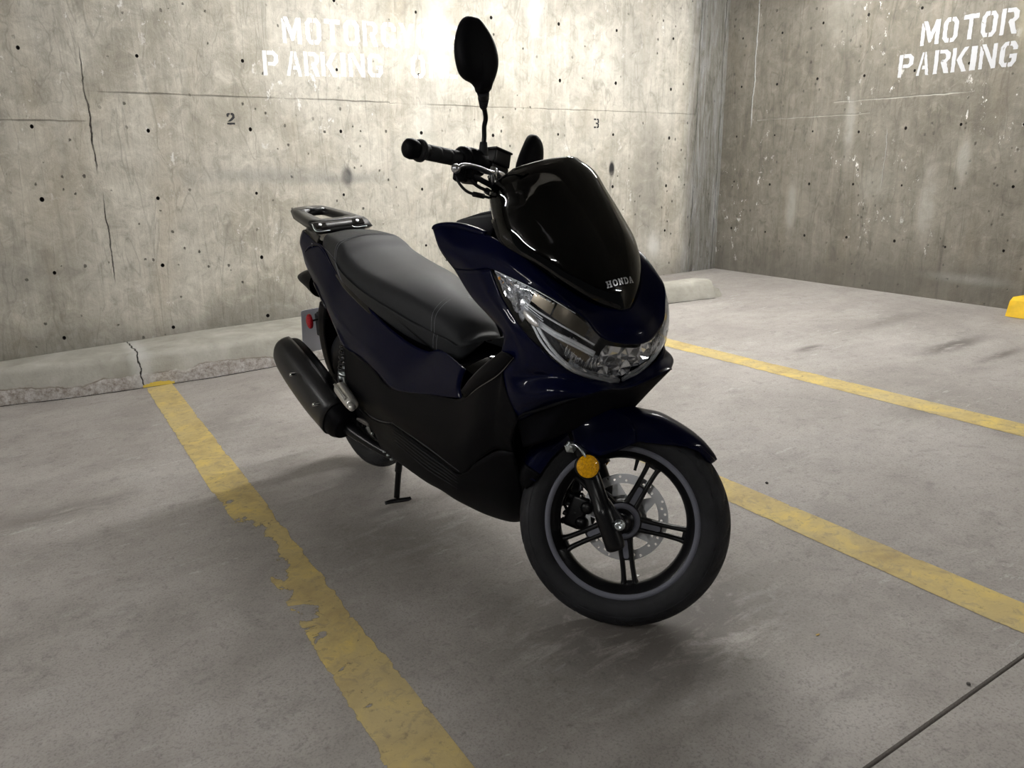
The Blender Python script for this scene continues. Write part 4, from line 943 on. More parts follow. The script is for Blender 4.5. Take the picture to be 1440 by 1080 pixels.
# ---------------------------------------------------------------- side covers
tb = [(0.1687, -0.1500, 0.5264), (0.3039, -0.1650, 0.5215), (0.4363, -0.1750, 0.5018), (0.5577, -0.1850, 0.4725), (0.8042, -0.1930, 0.5158), (0.9654, -0.2000, 0.5468), (1.0831, -0.2070, 0.6416), (1.1602, -0.2050, 0.7001), (1.1643, -0.2080, 0.6405), (1.1979, -0.1980, 0.5511)]
bb = [(0.1920, -0.1500, 0.3429), (0.3112, -0.1680, 0.3372), (0.4287, -0.1820, 0.3425), (0.5687, -0.2000, 0.3689), (0.7736, -0.2060, 0.3546), (0.9371, -0.2060, 0.3330), (1.0213, -0.2000, 0.3945), (1.0801, -0.1880, 0.4380), (1.1084, -0.1800, 0.4443), (1.1329, -0.1680, 0.4445)]
g = Geo(); g.loft(blend_rows(tb, bb, [(.33, .006), (.66, .010)]), nu=64, nv=20)
both('side_cover', g, M_matte, 'matte black side cover below the blue panel', solid=0.004)
g = Geo(); g.tube([(0.5710, -0.2030, 0.3749), (0.7798, -0.2090, 0.3615), (0.9425, -0.2090, 0.3398)], [0.0012, 0.0024, 0.0012], n=8, m=20); g.tube([(0.4213, -0.1810, 0.4256), (0.4935, -0.1900, 0.3991), (0.5715, -0.2030, 0.3773)], [0.001, 0.003, 0.0015], n=8, m=14)
g.tube([(0.2724, -0.1630, 0.3459), (0.3671, -0.1760, 0.3367), (0.4646, -0.1880, 0.3467), (0.5705, -0.2030, 0.3725)], [0.001, 0.003, 0.0015], n=8, m=16)
both('side_cover_ridge', g, M_ridge)
r0 = [(0.2452, -0.1550, 0.3219), (0.4270, -0.1820, 0.3349), (0.5677, -0.2000, 0.3641), (0.7729, -0.2060, 0.3500), (0.8644, -0.2060, 0.3404), (0.9365, -0.2060, 0.3287), (1.0209, -0.2000, 0.3904), (1.0879, -0.1830, 0.4352), (1.1299, -0.1660, 0.4393)]
r1 = [(0.3257, -0.1500, 0.2665), (0.4360, -0.1680, 0.2782), (0.5747, -0.1920, 0.2951), (0.7473, -0.1980, 0.2742), (0.8383, -0.1960, 0.2692), (0.9002, -0.1900, 0.2631), (1.0071, -0.1800, 0.2935), (1.0714, -0.1580, 0.2991), (1.1045, -0.1300, 0.3116)]
r2 = [(0.3688, -0.1400, 0.2081), (0.4448, -0.1500, 0.2070), (0.5459, -0.1600, 0.2106), (0.6726, -0.1600, 0.2032), (0.7537, -0.1560, 0.2025), (0.8268, -0.1480, 0.1923), (0.9269, -0.1320, 0.1867), (1.0122, -0.1120, 0.1910), (1.0578, -0.1000, 0.2128)]
r3 = [(p[0] - 0.01, p[1] * 0.45, p[2] - 0.022) for p in r2]; r4 = [(p[0] - 0.01, 0, p[2] - 0.028) for p in r2]
g = Geo(); g.loft([r0, r1, r2, r3, r4], nu=56, nv=30)
both('under_cowl', g, M_matte, 'matte black lower cowl and footboard edge', solid=0.004)
# footboard rubber panel ribs
g = Geo()
for k in range(5):
    t = 0.16 + 0.17 * k
    pts = [lerp3(a, b, t) for a, b in zip(r0, r1)][2:6]
    g.tube([(p[0], p[1] - 0.004, p[2]) for p in pts], [0.0008, 0.0022, 0.0022, 0.0008], n=6, m=24)
both('footboard_rib', g, M_rubber)
# inner wheel arch
ar = [(1.0578, -0.1000, 0.2128), (1.1045, -0.1300, 0.3116), (1.1235, -0.1550, 0.3980), (1.1302, -0.1660, 0.4431), (1.1966, -0.1970, 0.5505), (1.2702, -0.1830, 0.5885), (1.3441, -0.1580, 0.6240), (1.3681, -0.0840, 0.6346)]
rows = []
for k, p in enumerate(ar):
    dx = [-.02, -.05, -.07, -.085, -.09, -.10, -.10, -.06][k]; dz = [0, .01, .02, .04, .06, .07, .05, .02][k]
    rows.append([p, (p[0] + dx * .6, p[1] * .75, p[2] + dz * .5), (p[0] + dx, p[1] * .35, p[2] + dz), (p[0] + dx, 0, p[2] + dz), (p[0] + dx, -p[1] * .35, p[2] + dz), (p[0] + dx * .6, -p[1] * .75, p[2] + dz * .5), (p[0], -p[1], p[2])])
g = Geo(); g.loft(rows, nu=31, nv=30); g.build('inner_wheel_arch', M_matte, BIKE, solid=0.003)

# ---------------------------------------------------------------- rear side panels
tt = [(-0.2135, -0.0850, 0.8757), (-0.1167, -0.0940, 0.8532), (-0.0161, -0.1040, 0.8303), (0.0816, -0.1150, 0.7852), (0.1748, -0.1240, 0.7350), (0.3367, -0.1380, 0.6958), (0.4952, -0.1460, 0.6479), (0.6142, -0.1420, 0.6161), (0.6993, -0.1300, 0.6044), (0.7565, -0.1200, 0.6154), (0.9168, -0.1500, 0.6025)]
tbm = [(-0.2132, -0.0950, 0.8048), (-0.1705, -0.1080, 0.7614), (-0.0507, -0.1260, 0.6906), (0.0378, -0.1380, 0.6366), (0.1124, -0.1460, 0.5750), (0.1806, -0.1530, 0.5267), (0.3329, -0.1670, 0.5205), (0.4602, -0.1760, 0.4957), (0.5815, -0.1860, 0.4739), (0.8039, -0.1930, 0.5137), (0.9656, -0.1980, 0.5463)]
g = Geo(); g.loft(blend_rows(tt, tbm, [(.3, .008), (.65, .010)]), nu=64, nv=18)
both('rear_side_panel', g, M_blue, 'dark blue panel under the seat', solid=0.004)
# glossy fold on the tail
g = Geo(); g.tube([(-0.1608, -0.1120, 0.8013), (-0.1003, -0.1120, 0.8317), (-0.0238, -0.1120, 0.8429), (0.0421, -0.1180, 0.8226), (0.1140, -0.1260, 0.7757), (0.1955, -0.1320, 0.7293)], [0.002, 0.003, 0.004, 0.004, 0.003, 0.001], n=8, m=30)
both('tail_fold', g, M_blue)
g = Geo(); g.loft([[(-0.2135, -0.0850, 0.8757), (-0.1167, -0.0940, 0.8532), (-0.0161, -0.1040, 0.8303), (0.0702, -0.1100, 0.7833), (0.1615, -0.1180, 0.7325)], [(p[0], p[1] * .5, p[2] + .005) for p in [(-0.2135, -0.0850, 0.8757), (-0.1167, -0.0940, 0.8532), (-0.0161, -0.1040, 0.8303), (0.0702, -0.1100, 0.7833), (0.1615, -0.1180, 0.7325)]], [(p[0], 0, p[2] + .008) for p in [(-0.2135, -0.0850, 0.8757), (-0.1167, -0.0940, 0.8532), (-0.0161, -0.1040, 0.8303), (0.0702, -0.1100, 0.7833), (0.1615, -0.1180, 0.7325)]]], nu=16, nv=8)
both('tail_cover', g, M_gloss, solid=0.003)
# tail back and underside closing
be2 = [(-0.2135, -0.0850, 0.8757), (-0.2132, -0.0950, 0.8048), (-0.1705, -0.1080, 0.7614), (-0.0507, -0.1260, 0.6906), (0.0378, -0.1380, 0.6366), (0.1124, -0.1460, 0.5750), (0.1806, -0.1530, 0.5267)]
rows = [[p, (p[0] - .03 * (1 if k < 4 else .3), p[1] * .6, p[2]), (p[0] - .045 * (1 if k < 4 else .3), 0, p[2]), (p[0] - .03 * (1 if k < 4 else .3), -p[1] * .6, p[2]), (p[0], -p[1], p[2])] for k, p in enumerate(be2)]
g = Geo(); g.loft(rows, nu=21, nv=20); g.build('tail_underside', M_matte, BIKE, solid=0.003)
g = Geo(); g.tube([(-0.0720, -0.1280, 0.7060), (-0.0426, -0.1300, 0.6872), (-0.0174, -0.1330, 0.6682), (0.0131, -0.1360, 0.6477), (0.0386, -0.1390, 0.6319)], [.003, .005, .003, .005, .003], n=6, m=5)
both('side_emblem', g, simple('emblem_dark', (0.05, 0.05, 0.055), 0.3, metal=0.8))

# ---------------------------------------------------------------- seat
# stations: x, centre height, crown drop, half width, side bottom z
sst = [(-0.060, .868, .004, .062, .800), (-0.045, .878, .008, .088, .800), (0.00, .882, .010, .106, .795), (0.07, .880, .012, .120, .775), (0.13, .874, .014, .131, .760),
       (0.17, .862, .016, .138, .745), (0.21, .838, .016, .145, .735), (0.28, .816, .016, .150, .715), (0.36, .800, .018, .152, .690), (0.45, .788, .022, .148, .662), (0.54, .774, .028, .136, .632), (0.62, .752, .034, .122, .612), (0.69, .722, .036, .106, .602), (0.745, .682, .030, .090, .602), (0.768, .645, .016, .080, .604)]
def seat_section(s):
    x, zc, cr_, w, zl = s; pts = []
    half = [(0, zc), (.30, zc - cr_ * .15), (.58, zc - cr_ * .5), (.80, zc - cr_ * 1.0), (.93, zc - cr_ * 1.9 - .006), (1.0, zc - cr_ * 3.0 - .018), (1.02, zc - (zc - zl) * .55), (.98, zl + .010), (.93, zl)]
    L = [(x, -a * w, z) for a, z in half][::-1]; Rr = [(x, a * w, z) for a, z in half][1:]
    return L + Rr
g = Geo(); g.loft([seat_section(s) for s in sst], nu=61, nv=90)
# close front and rear ends
def endcap(s, dx):
    sec_ = cat(seat_section(s), 61); n = len(sec_); c = (s[0] + dx, 0, (s[1] + s[4]) / 2)
    return sec_, [lerp3(p, (c[0], p[1], p[2]), .8) if False else (p[0] + dx * .7, p[1] * .9, c[2] + (p[2] - c[2]) * .85) for p in sec_], [(p[0] + dx, p[1] * .55, c[2] + (p[2] - c[2]) * .5) for p in sec_], [(c[0] + dx * .05, p[1] * .05, c[2] + (p[2] - c[2]) * .05) for p in sec_]
g.grid(list(endcap(sst[-1], 0.022))); g.grid(list(endcap(sst[0], -0.016)))
seat = g.build('seat', M_vinyl, BIKE, 'dark grey vinyl stepped dual seat with stitching')
# stitched seams lie on the seat surface
def seat_pt(x, a):
    """a: -1..1 across the section, 0 the middle"""
    k = 0
    while k < len(sst) - 2 and sst[k + 1][0] < x: k += 1
    f = (x - sst[k][0]) / (sst[k + 1][0] - sst[k][0]); s = tuple(p + (q - p) * f for p, q in zip(sst[k], sst[k + 1]))
    sec_ = cat(seat_section(s), 61); t = (a + 1) / 2 * 60; i = min(int(t), 59); p = lerp3(sec_[i], sec_[i + 1], t - i)
    return (p[0], p[1] * 1.006, p[2] + (0.0008 if abs(a) < .7 else 0))
g = Geo()
def seam(f, n=39):
    g = Geo(); g.tube([f(i / 20 - 0.95) for i in range(n)], 0.0009, n=6); g.build('stitch_line', M_thread, seat)
for dx in (0.0, 0.012):
    seam(lambda a: seat_pt(0.118 + dx + 0.075 * abs(a) ** 2.2, a)); seam(lambda a: seat_pt(0.652 + dx + 0.070 * abs(a) ** 1.6, a))
for s in (-1, 1):
    g = Geo(); g.tube([seat_pt(x, s * 0.62) for x in (-.04, -.02, 0, .03, .06, .09, .12, .14)], 0.0009, n=6); g.build('stitch_line', M_thread, seat)
# black seat base under the cushion
g = Geo(); g.loft([[(s[0], -s[3] * .93, s[4] + .004), (s[0], -s[3] * .90, s[4] - .022), (s[0], 0, s[4] - .03), (s[0], s[3] * .90, s[4] - .022), (s[0], s[3] * .93, s[4] + .004)] for s in sst], nu=17, nv=30)
g.build('seat_base', M_gloss, BIKE)

# ---------------------------------------------------------------- rear carrier
g = Geo()
def rk(x, y, dz=0): return (x, y, 0.943 + (x + .35) * -.115 + dz)
outer = [(-.372, 0), (-.368, .045), (-.352, .066), (-.30, .075), (-.20, .090), (-.125, .098), (-.095, .100)]
outer = outer + [(-.088, .05), (-.085, 0)]
inner = [(-.295, 0), (-.293, .030), (-.285, .040), (-.25, .043), (-.19, .046), (-.145, .048), (-.130, .046), (-.126, .03), (-.125, 0)]
for s in (-1, 1):
    o_ = [(x, s * y) for x, y in outer]; i_ = [(x, s * y) for x, y in inner]
    oi = [(x * .985 - .003, y * .93) for x, y in o_]
    rows = [[rk(x, y, -.034) for x, y in [(a[0], a[1] * .90) for a in o_]], [rk(x, y, -.008) for x, y in o_], [rk(x, y, 0) for x, y in oi], [rk(x, y, -.001) for x, y in i_], [rk(x, y, -.020) for x, y in i_], [rk(x, y, -.034) for x, y in [(a[0], a[1] * .90) for a in o_]]]
    g.grid(rows, flip=(s < 0))
# front flank sloping to the seat, with two pockets
fl0 = [(-.090, y) for y in (-.100, -.06, -.02, .02, .06, .100)]
g.grid([[rk(x, y, -.001) for x, y in fl0], [(-.066, y * 1.04, .903) for _, y in fl0], [(-.040, y * 1.08, .882) for _, y in fl0], [(-.060, y * 1.0, .874) for _, y in fl0], [(-.12, y * .9, .884) for _, y in fl0]])
rack = g.build('rear_carrier', simple('carrier_black', (0.010, 0.010, 0.011), 0.36, spec=0.45), BIKE, 'black rear luggage carrier plate with square opening', solid=0.004)
for y in (-.080, .062):
    g = Geo(); g2 = Geo()
    g.prism([(-.014, -.018), (.014, -.022), (.014, .020), (-.010, .022)], axisM((-.0615, y, .9015), (0.62, 0, .78), (0, 1, 0)), 0.003)
    g2.tube([(-.058, y - .004, .902), (-.054, y - .004, .907)], 0.006, n=14, m=2)
    g2.tube([(-.078, y - .024, .908), (-.044, y - .026, .886), (-.040, y + .024, .884)], 0.0018, n=6, m=16)
    g.build('carrier_pocket', M_hole, rack); g2.build('carrier_bolt', M_alu, rack)
g = Geo(); g.prism([(-.035, -.010), (.035, -.010), (.035, .010), (-.035, .010)], axisM(rk(-.325, 0, .001), (0, 0, 1), (0, 1, 0)), .004, bevel=.001)
g.tube([rk(-.300, -.045, .001), rk(-.304, 0, .0015), rk(-.300, .045, .001)], .0022, n=6, m=10); g.build('carrier_pad', M_alu, rack)
# carrier stalk down to the tail
g = Geo()
g.loft([[(-.20, -.075, .885), (-.20, 0, .89), (-.20, .075, .885)], [(-.21, -.08, .86), (-.22, 0, .86), (-.21, .08, .86)], [(-.215, -.085, .835), (-.23, 0, .83), (-.215, .085, .835)]], nu=13, nv=8)
g.loft([[(-.20, -.075, .885), (-.10, -.085, .875), (-.05, -.09, .868)], [(-.20, -.08, .86), (-.12, -.09, .85), (-.06, -.10, .84)], [(-.215, -.085, .835), (-.15, -.095, .82), (-.08, -.105, .80)]], nu=10, nv=8)
g.merge(Geo().merge(g.mirror()))
g.build('carrier_bracket', M_black, BIKE, solid=0.003)
g = Geo(); g.tube([(-.115, -.094, .838), (-.098, -.100, .832), (-.085, -.104, .812)], [.006, .007, .004], n=10, m=10); both('carrier_mount_bolt', g, M_alu)

# ---------------------------------------------------------------- tail lamp, mudguard, plate
g = Geo()
rows = []
for (x, w, z0, z1) in [(-.14, .118, .63, .735), (-.20, .116, .655, .738), (-.26, .108, .668, .728), (-.305, .094, .676, .714), (-.318, .080, .684, .700)]:
    zm = (z0 + z1) / 2; h = (z1 - z0) / 2
    rows.append([(x, w * math.copysign(abs(math.cos(a)) ** .6, math.cos(a)), zm + h * math.copysign(abs(math.sin(a)) ** .8, math.sin(a))) for a in [2 * PI * k / 28 for k in range(28)]])
g.grid(rows, closed_u=True); g.add(rows[-1], [tuple(range(28))], 0, True)
g.build('tail_lamp', [M_matte, M_redlens], BIKE, 'dark tail lamp unit under the rear panel')
# rear mudguard: curved black panel hanging from the tail
g = Geo(); rows = []
for (x, w, z) in [(-.16, .085, .62), (-.20, .080, .57), (-.235, .072, .50), (-.255, .062, .43), (-.262, .052, .37), (-.26, .045, .335)]:
    rows.append([(x + .075, -w, z - .01), (x + .02, -w, z), (x, -w * .5, z), (x - .004, 0, z), (x, w * .5, z), (x + .02, w, z), (x + .075, w, z - .01)])
g.loft(rows, nu=25, nv=24)
guard = g.build('rear_mudguard', M_matte, BIKE, 'black rear mudguard and plate holder', solid=0.004)
# licence plate seen from its back
Mp = axisM((-.385, 0, .462), (-1, 0, .20), (0, 1, 0))
g = Geo(); pl = []
for (cx, cy, a0) in ((.050, .084, 0), (-.050, .084, 90), (-.050, -.084, 180), (.050, -.084, 270)):
    for k in range(5):
        a = math.radians(a0 + k * 22.5); pl.append((cy / abs(cy) * .0 + cx + .008 * math.cos(a), cy + .008 * math.sin(a)))
# local x is across, so swap to a landscape plate
pl = [(p[1], p[0] * 1.28) for p in pl][::-1]
g.prism(pl, Mp, 0.0015); plate = g.build('licence_plate', M_plate, BIKE, 'pale grey back of the licence plate')
g = Geo(); g.box((-.335, 0, .49), (.05, .05, .09), bevel=.006); g.box((-.29, 0, .53), (.10, .05, .03), bevel=.006); g.build('plate_bracket', M_black, BIKE)
# red side reflector on a short stem
g = Geo(); rc = [(-0.2042, -0.1100, 0.5425)][0]; Mr = axisM(rc, (.25, -1, 0))
g.lathe([(0, .006), (.012, .006), (.0145, .003), (.0155, 0), (.0155, -.006), (0, -.006)], Mr, n=28); 
g.v = [(p[0], p[1], rc[2] + (p[2] - rc[2]) * 1.85) for p in g.v]
rr_ = g.build('red_reflector', M_red, BIKE, 'oval red side reflector beside the plate')
g.mirror().build('red_reflector', M_red, BIKE, 'oval red side reflector beside the plate')
g = Geo(); g.tube([(rc[0], rc[1], rc[2]), (rc[0] + .01, -.04, rc[2] + .005)], .004, n=8, m=2); both('reflector_stem', g, M_black)

# ---------------------------------------------------------------- silencer
def rot_section(c, ax, w, h, n, p=2.6):
    M = axisM(c, ax); out = []
    for k in range(n):
        a = 2 * PI * k / n; ca, sa = math.cos(a), math.sin(a)
        out.append(tuple(M @ Vector((w * math.copysign(abs(ca) ** (2 / p), ca), h * math.copysign(abs(sa) ** (2 / p), sa), 0))))
    return out
ax0 = Vector([(-0.2257, -0.1900, 0.4280)][0]); ax1 = Vector([(0.1551, -0.1700, 0.2319)][0]); dmu = (ax1 - ax0).normalized()
stn = [(-.028, .040, .048), (-.020, .052, .060), (0.02, .057, .068), (.10, .060, .074), (.22, .060, .076), (.34, .058, .074), (.42, .054, .066), (.46, .040, .044)]
g = Geo(); rows = []
Lm = (ax1 - ax0).length
for t, w, h in stn: rows.append(rot_section(ax0 + dmu * (t / .46 * Lm), dmu, w, h, 36))
R = [[c for c in col] for col in rows]
cols = [cat([r[j] for r in rows], 40) for j in range(36)]
g.grid([[cols[j][i] for j in range(36)] for i in range(40)], closed_u=True); g.add([c[0] for c in cols], [tuple(range(36))], 0, True); g.add([c[-1] for c in cols], [tuple(range(36))], 0, True)
muf = g.build('silencer', M_matte, BIKE, 'black exhaust silencer on the right of the rear wheel')
# guard plate over it, with two bolts
g = Geo(); gp = []
for t, w, h in [(-.03, .054, .062), (.02, .061, .073), (.12, .065, .080), (.26, .065, .082), (.40, .059, .072)]:
    sct = rot_section(ax0 + dmu * (t / .46 * Lm), dmu, w, h, 48); gp.append(sct)
ctrs = [ax0 + dmu * (t / .46 * Lm) for t in (-.03, .02, .12, .26, .40)]
def outward(p, c): return (Vector(p) - c)
sel = sorted(range(48), key=lambda j: outward(gp[2][j], ctrs[2]).y)[:26]
# contiguous outer arc
sel = [j for j in range(48) if outward(gp[2][j], ctrs[2]).y < 0.012]
st_ = 0
for k in range(len(sel)):
    if (sel[k] - sel[k - 1]) % 48 != 1: st_ = k
sel = sel[st_:] + sel[:st_]
g.loft([[r[j] for j in sel] for r in gp], nu=30, nv=20)
gd_ = g.build('silencer_guard', simple('guard_black', (0.012, 0.012, 0.013), 0.38, spec=0.5), muf, solid=0.004)
for p in [(-0.0343, -0.2700, 0.4070), (0.1412, -0.2700, 0.3399)]:
    g = Geo(); Mb = axisM(p, (.2, -1, .15)); g.lathe([(0, .004), (.003, .005), (.0055, .003), (.0065, -.002), (.0065, -.02)], Mb, n=12)
    g.build('guard_bolt', M_chrome, gd_)
g = Geo(); g.tube([ax1 + Vector((-.02, .01, 0)), ax1 + Vector((.08, .03, -.03)), Vector((.34, -.10, .17)), Vector((.46, -.05, .18))], [.026, .018, .016, .016], n=14, m=24); g.build('exhaust_pipe', M_black, BIKE)

# ---------------------------------------------------------------- rear wheel, shock absorbers, engine, foot peg
def wheel(name, cx, cz, R, tw, steer, spoke_a, disc_side, brake=True, label=None):
    M = Matrix.Translation((cx, 0, cz)) @ Matrix.Rotation(PI / 2, 4, 'X')          # local Z -> -y (right side)
    root_g = Geo()
    # rim: outer flanges, well, inner barrel
    hw = tw * 0.80 if tw < .05 else tw * .8
    fl_, hw = 0.191, 0.034
    prof = [(.1735, hw - .001), (.175, hw), (fl_ - .001, hw), (fl_, hw - .003), (fl_ - .003, hw - .006), (.178, hw - .010), (.170, .016), (.170, -.016), (.178, -hw + .010), (fl_ - .003, -hw + .006), (fl_, -hw + .003), (fl_ - .001, -hw), (.178, -hw), (.176, -hw + .001), (.168, -hw + .006), (.158, -.016), (.155, -.006), (.155, .006), (.158, .016), (.168, hw - .006)]
    root_g.lathe(prof, M, n=120, closed_prof=True)
    rim = root_g.build(name, M_black, BIKE, label, steer=steer)
    g = Geo()
    for s in (1, -1):
        g.lathe([(.1752, s * (hw + .0002)), (.1908, s * (hw + .0002)), (.1908, s * (hw + .0010)), (.1752, s * (hw + .0010))], M, n=120, closed_prof=True)
    g.build('rim_stripe', M_wheelg, rim, 'dark grey ring around the rim edge', steer=steer)
    # tyre with sipes
    prof = []; nl = 36; rb = .183
    for k in range(nl + 1):
        a = -1 + 2 * k / nl
        th = a * PI * .86
        y = tw * math.sin(th * .5) / math.sin(PI * .43) if False else 0
    pr = [(.1845, -.030), (.188, -.0345), (.200, -tw * .93), (.214, -tw * .995), (.224, -tw), (R - .024, -tw * .93), (R - .013, -tw * .74), (R - .005, -tw * .46), (R - .001, -tw * .2), (R, 0)]
    pr = pr + [(r, -y) for r, y in pr[:-1]][::-1]
    pr = cat(pr, 49); na = 288; rows = []
    for i in range(na):
        a = 2 * PI * i / na; row = []
        for (r, y) in pr:
            d = 0.0
            if r > R - .030 and abs(y) > .010:
                s = 1 if y > 0 else -1
                ph = (a * 22 / (2 * PI) + (0.5 if s > 0 else 0) + (abs(y) / tw) ** 2 * 0.9) % 1.0
                w = 0.07
                if min(ph, 1 - ph) < w: d = 0.004
            if abs(abs(y) - .008) < .0018 and r > R - .01: d = 0.003
            row.append(tuple(M @ Vector(((r - d) * math.cos(a), (r - d) * math.sin(a), y))))
        rows.append(row)
    g = Geo(); g.grid(rows, closed_v=True)
    g.build('tyre', M_rubber, rim, 'black rubber tyre', steer=steer)
    # raised rings on the sidewall
    g = Geo()
    for s in (1, -1): g.lathe([(.2285, s * (tw * .985)), (.2295, s * (tw * .985 + .0008)), (.2305, s * (tw * .980))], M, n=120)
    g.build('sidewall_rib', M_rubber, rim, steer=steer)
    # split spokes
    for k in range(5):
        ang = math.radians(spoke_a + 72 * k); u = Vector((math.cos(ang), math.sin(ang), 0)); v = Vector((-math.sin(ang), math.cos(ang), 0))
        g = Geo()
        for s in (1, -1):
            pts = [M @ (u * r + v * (s * o) + Vector((0, 0, .002))) for r, o in ((.036, .0135), (.07, .0120), (.11, .0118), (.145, .0132), (.160, .0160))]
            g.tube([tuple(p) for p in pts], [.0078, .0064, .0058, .0062, .0085], n=8, m=16, squash=(1, 1.9) if False else None)
            pts2 = [M @ (u * r + v * (s * o) + Vector((0, 0, -.010))) for r, o in ((.036, .0135), (.07, .0120), (.11, .0118), (.145, .0132), (.160, .0160))]
            g.tube([tuple(p) for p in pts2], [.0078, .0064, .0058, .0062, .0085], n=8, m=16)
        Mw = M @ Matrix((( u.x, v.x, 0, 0), (u.y, v.y, 0, 0), (0, 0, 1, 0), (0, 0, 0, 1)))
        g.prism([(.034, -.012), (.094, -.0115), (.098, -.008), (.098, .008), (.094, .0115), (.034, .012)], Mw @ Matrix.Translation((0, 0, -.010)), .012)
        g.prism([(.148, -.0125), (.158, -.0135), (.158, .0135), (.148, .0125)], Mw @ Matrix.Translation((0, 0, -.008)), .010)
        sp = g.build('spoke', M_black, rim, 'split black spoke', steer=steer)
        g = Geo(); g.prism([(.046, -.0066), (.090, -.0066), (.094, -.004), (.094, .004), (.090, .0066), (.046, .0066)], Mw @ Matrix.Translation((0, 0, .0045)), .0012)
        # (grey inlay rides on its spoke)
        g.build('spoke_inlay', M_wheelg, rim, steer=steer)
    g = Geo(); g.lathe([(0, .030), (.018, .030), (.020, .024), (.026, .020), (.030, .012), (.046, .011), (.048, .006), (.048, -.020), (.030, -.034), (0, -.034)], M, n=60)
    hub = g.build('hub', M_black, rim, steer=steer)
    g = Geo(); g.lathe([(.031, .0125), (.0445, .0125), (.0445, .0117), (.031, .0117)], M, n=60, closed_prof=True); g.build('hub_ring', M_wheelg, rim, steer=steer)
    return rim, M

fw, MF = wheel('front_wheel', 1.315, .259, .259, .045, True, 68.5, 1, label='black five-spoke front wheel turned to its left')
rw, MRr = wheel('rear_wheel', 0.0, .268, .268, .050, False, 20, 1, label='black rear wheel mostly hidden behind the silencer')
# brake disc on the left of the front wheel
def ringcell(Mx, r0, r1, nseg, z, holes):
    g = Geo()
    for k in range(nseg):
        a0 = 2 * PI * k / nseg; a1 = 2 * PI * (k + 1) / nseg
        fn = lambda u, v, d: tuple(Mx @ Vector((v * math.cos(u), v * math.sin(u), z)))
        rc_ = holes[k % len(holes)]
        if rc_: g.cell((a0, a1, r0, r1), ((a0 + a1) / 2, rc_), (.0031 / rc_, .0031), fn, n=10)
        else: g.grid([[fn(a0, r0, 0), fn(a0, r1, 0)], [fn(a1, r0, 0), fn(a1, r1, 0)]], flip=True, flat=True)
    return g
g = ringcell(MF, .086, .110, 40, -.052, [.093, .1025, .097, .104, None])
disc = g.build('brake_disc', M_disc, fw, 'drilled steel brake disc', steer=True, solid=0.0035, solid_off=0, weld='nonormal')
g = Geo()
for k in range(5):
    a = math.radians(20 + 72 * k)
    for (a0, r0, a1, r1, w) in ((a, .040, a + .35, .088, .010), (a + .62, .048, a + .35, .088, .008), (a + .62, .048, a + .80, .088, .006)):
        p0 = Vector((r0 * math.cos(a0), r0 * math.sin(a0))); p1 = Vector((r1 * math.cos(a1), r1 * math.sin(a1))); d = (p1 - p0).normalized(); nn = Vector((-d.y, d.x))
        g.prism([tuple(p0 - nn * w), tuple(p1 - nn * w * .8), tuple(p1 + nn * w * .8), tuple(p0 + nn * w)], MF @ Matrix.Translation((0, 0, -.0537)), .0034)
g.lathe([(.030, -.0537), (.056, -.0537), (.056, -.0503), (.030, -.0503)], MF, n=48, closed_prof=True)
g.build('disc_carrier', M_disc, fw, steer=True)

# valve stem
g = Geo(); va = math.radians(84); pv0 = MF @ Vector((.156 * math.cos(va), .156 * math.sin(va), 0)); pv1 = MF @ Vector((.128 * math.cos(va), .128 * math.sin(va), .004))
g.tube([tuple(pv0), tuple(lerp3(pv0, pv1, .55)), tuple(pv1)], [.0055, .004, .0038], n=10, m=10); g.build('valve_stem', M_rubber, fw, steer=True)

# ---------------------------------------------------------------- front fork
for s in (-1, 1):
    g = Geo(); ca, sa = -math.sin(RAKE), math.cos(RAKE)
    base = Vector((1.322, s * .078, .190)); axis = Vector((ca, 0, sa))
    leg = [base + axis * t for t in (.012, .017, .026, .10, .118, .122, .19, .26, .40)]
    g.tube([tuple(p) for p in leg], [.0180, .0232, .0240, .0240, .0240, .0208, .0208, .0208, .0208], n=28)
    # cast axle boss, web toward the axle
    g.prism([(-.018, -.014), (.012, -.020), (.030, -.006), (.030, .008), (.010, .030), (-.020, .060)], Matrix.Translation((1.300, s * .078 + .009, .259)) @ Matrix.Rotation(PI / 2, 4, 'X'), .018, bevel=.003)
    fk = g.build('fork_leg', M_black, BIKE, 'black front fork leg', steer=True)
    g = Geo(); g.tube([tuple(base + axis * .40), tuple(base + axis * .62)], .0135, n=20, m=3); g.build('fork_stanchion', M_chrome, fk, steer=True)
    g = Geo(); Ma = axisM((1.315, s * .0885, .262), (0, s, 0))
    g.lathe([(0, .012), (.004, .012), (.0055, .015), (.009, .014), (.0105, .011), (.0105, .005), (.0135, .004), (.0140, .001), (.0140, -.02)], Ma, n=6 if False else 24)
    g.build('axle_nut', M_zinc, fk, 'bright axle bolt', steer=True)
g = Geo(); g.tube([(1.315, -.10, .262), (1.315, .10, .262)], .007, n=14, m=2); g.build('axle', M_alu, fw, steer=True)
g = Geo(); g.lathe([(0, .028), (.022, .028), (.0235, .034), (.0235, .062), (.012, .066)], MF, n=30); g.lathe([(0, -.028), (.022, -.028), (.0235, -.034), (.0235, -.062), (.012, -.066)], MF, n=30); g.build('axle_spacer', M_black, fw, steer=True)
g = Geo(); g.tube([(1.401 - .454 * .30 - .02, 0, .891 * .30 + .12), (1.401 - .454 * 1.0, 0, .891 * 1.0 + .02)], .024, n=18, m=3)
g.box((1.13, 0, .545), (.06, .19, .05), bevel=.012); g.build('steering_stem', M_black, BIKE, steer=True)

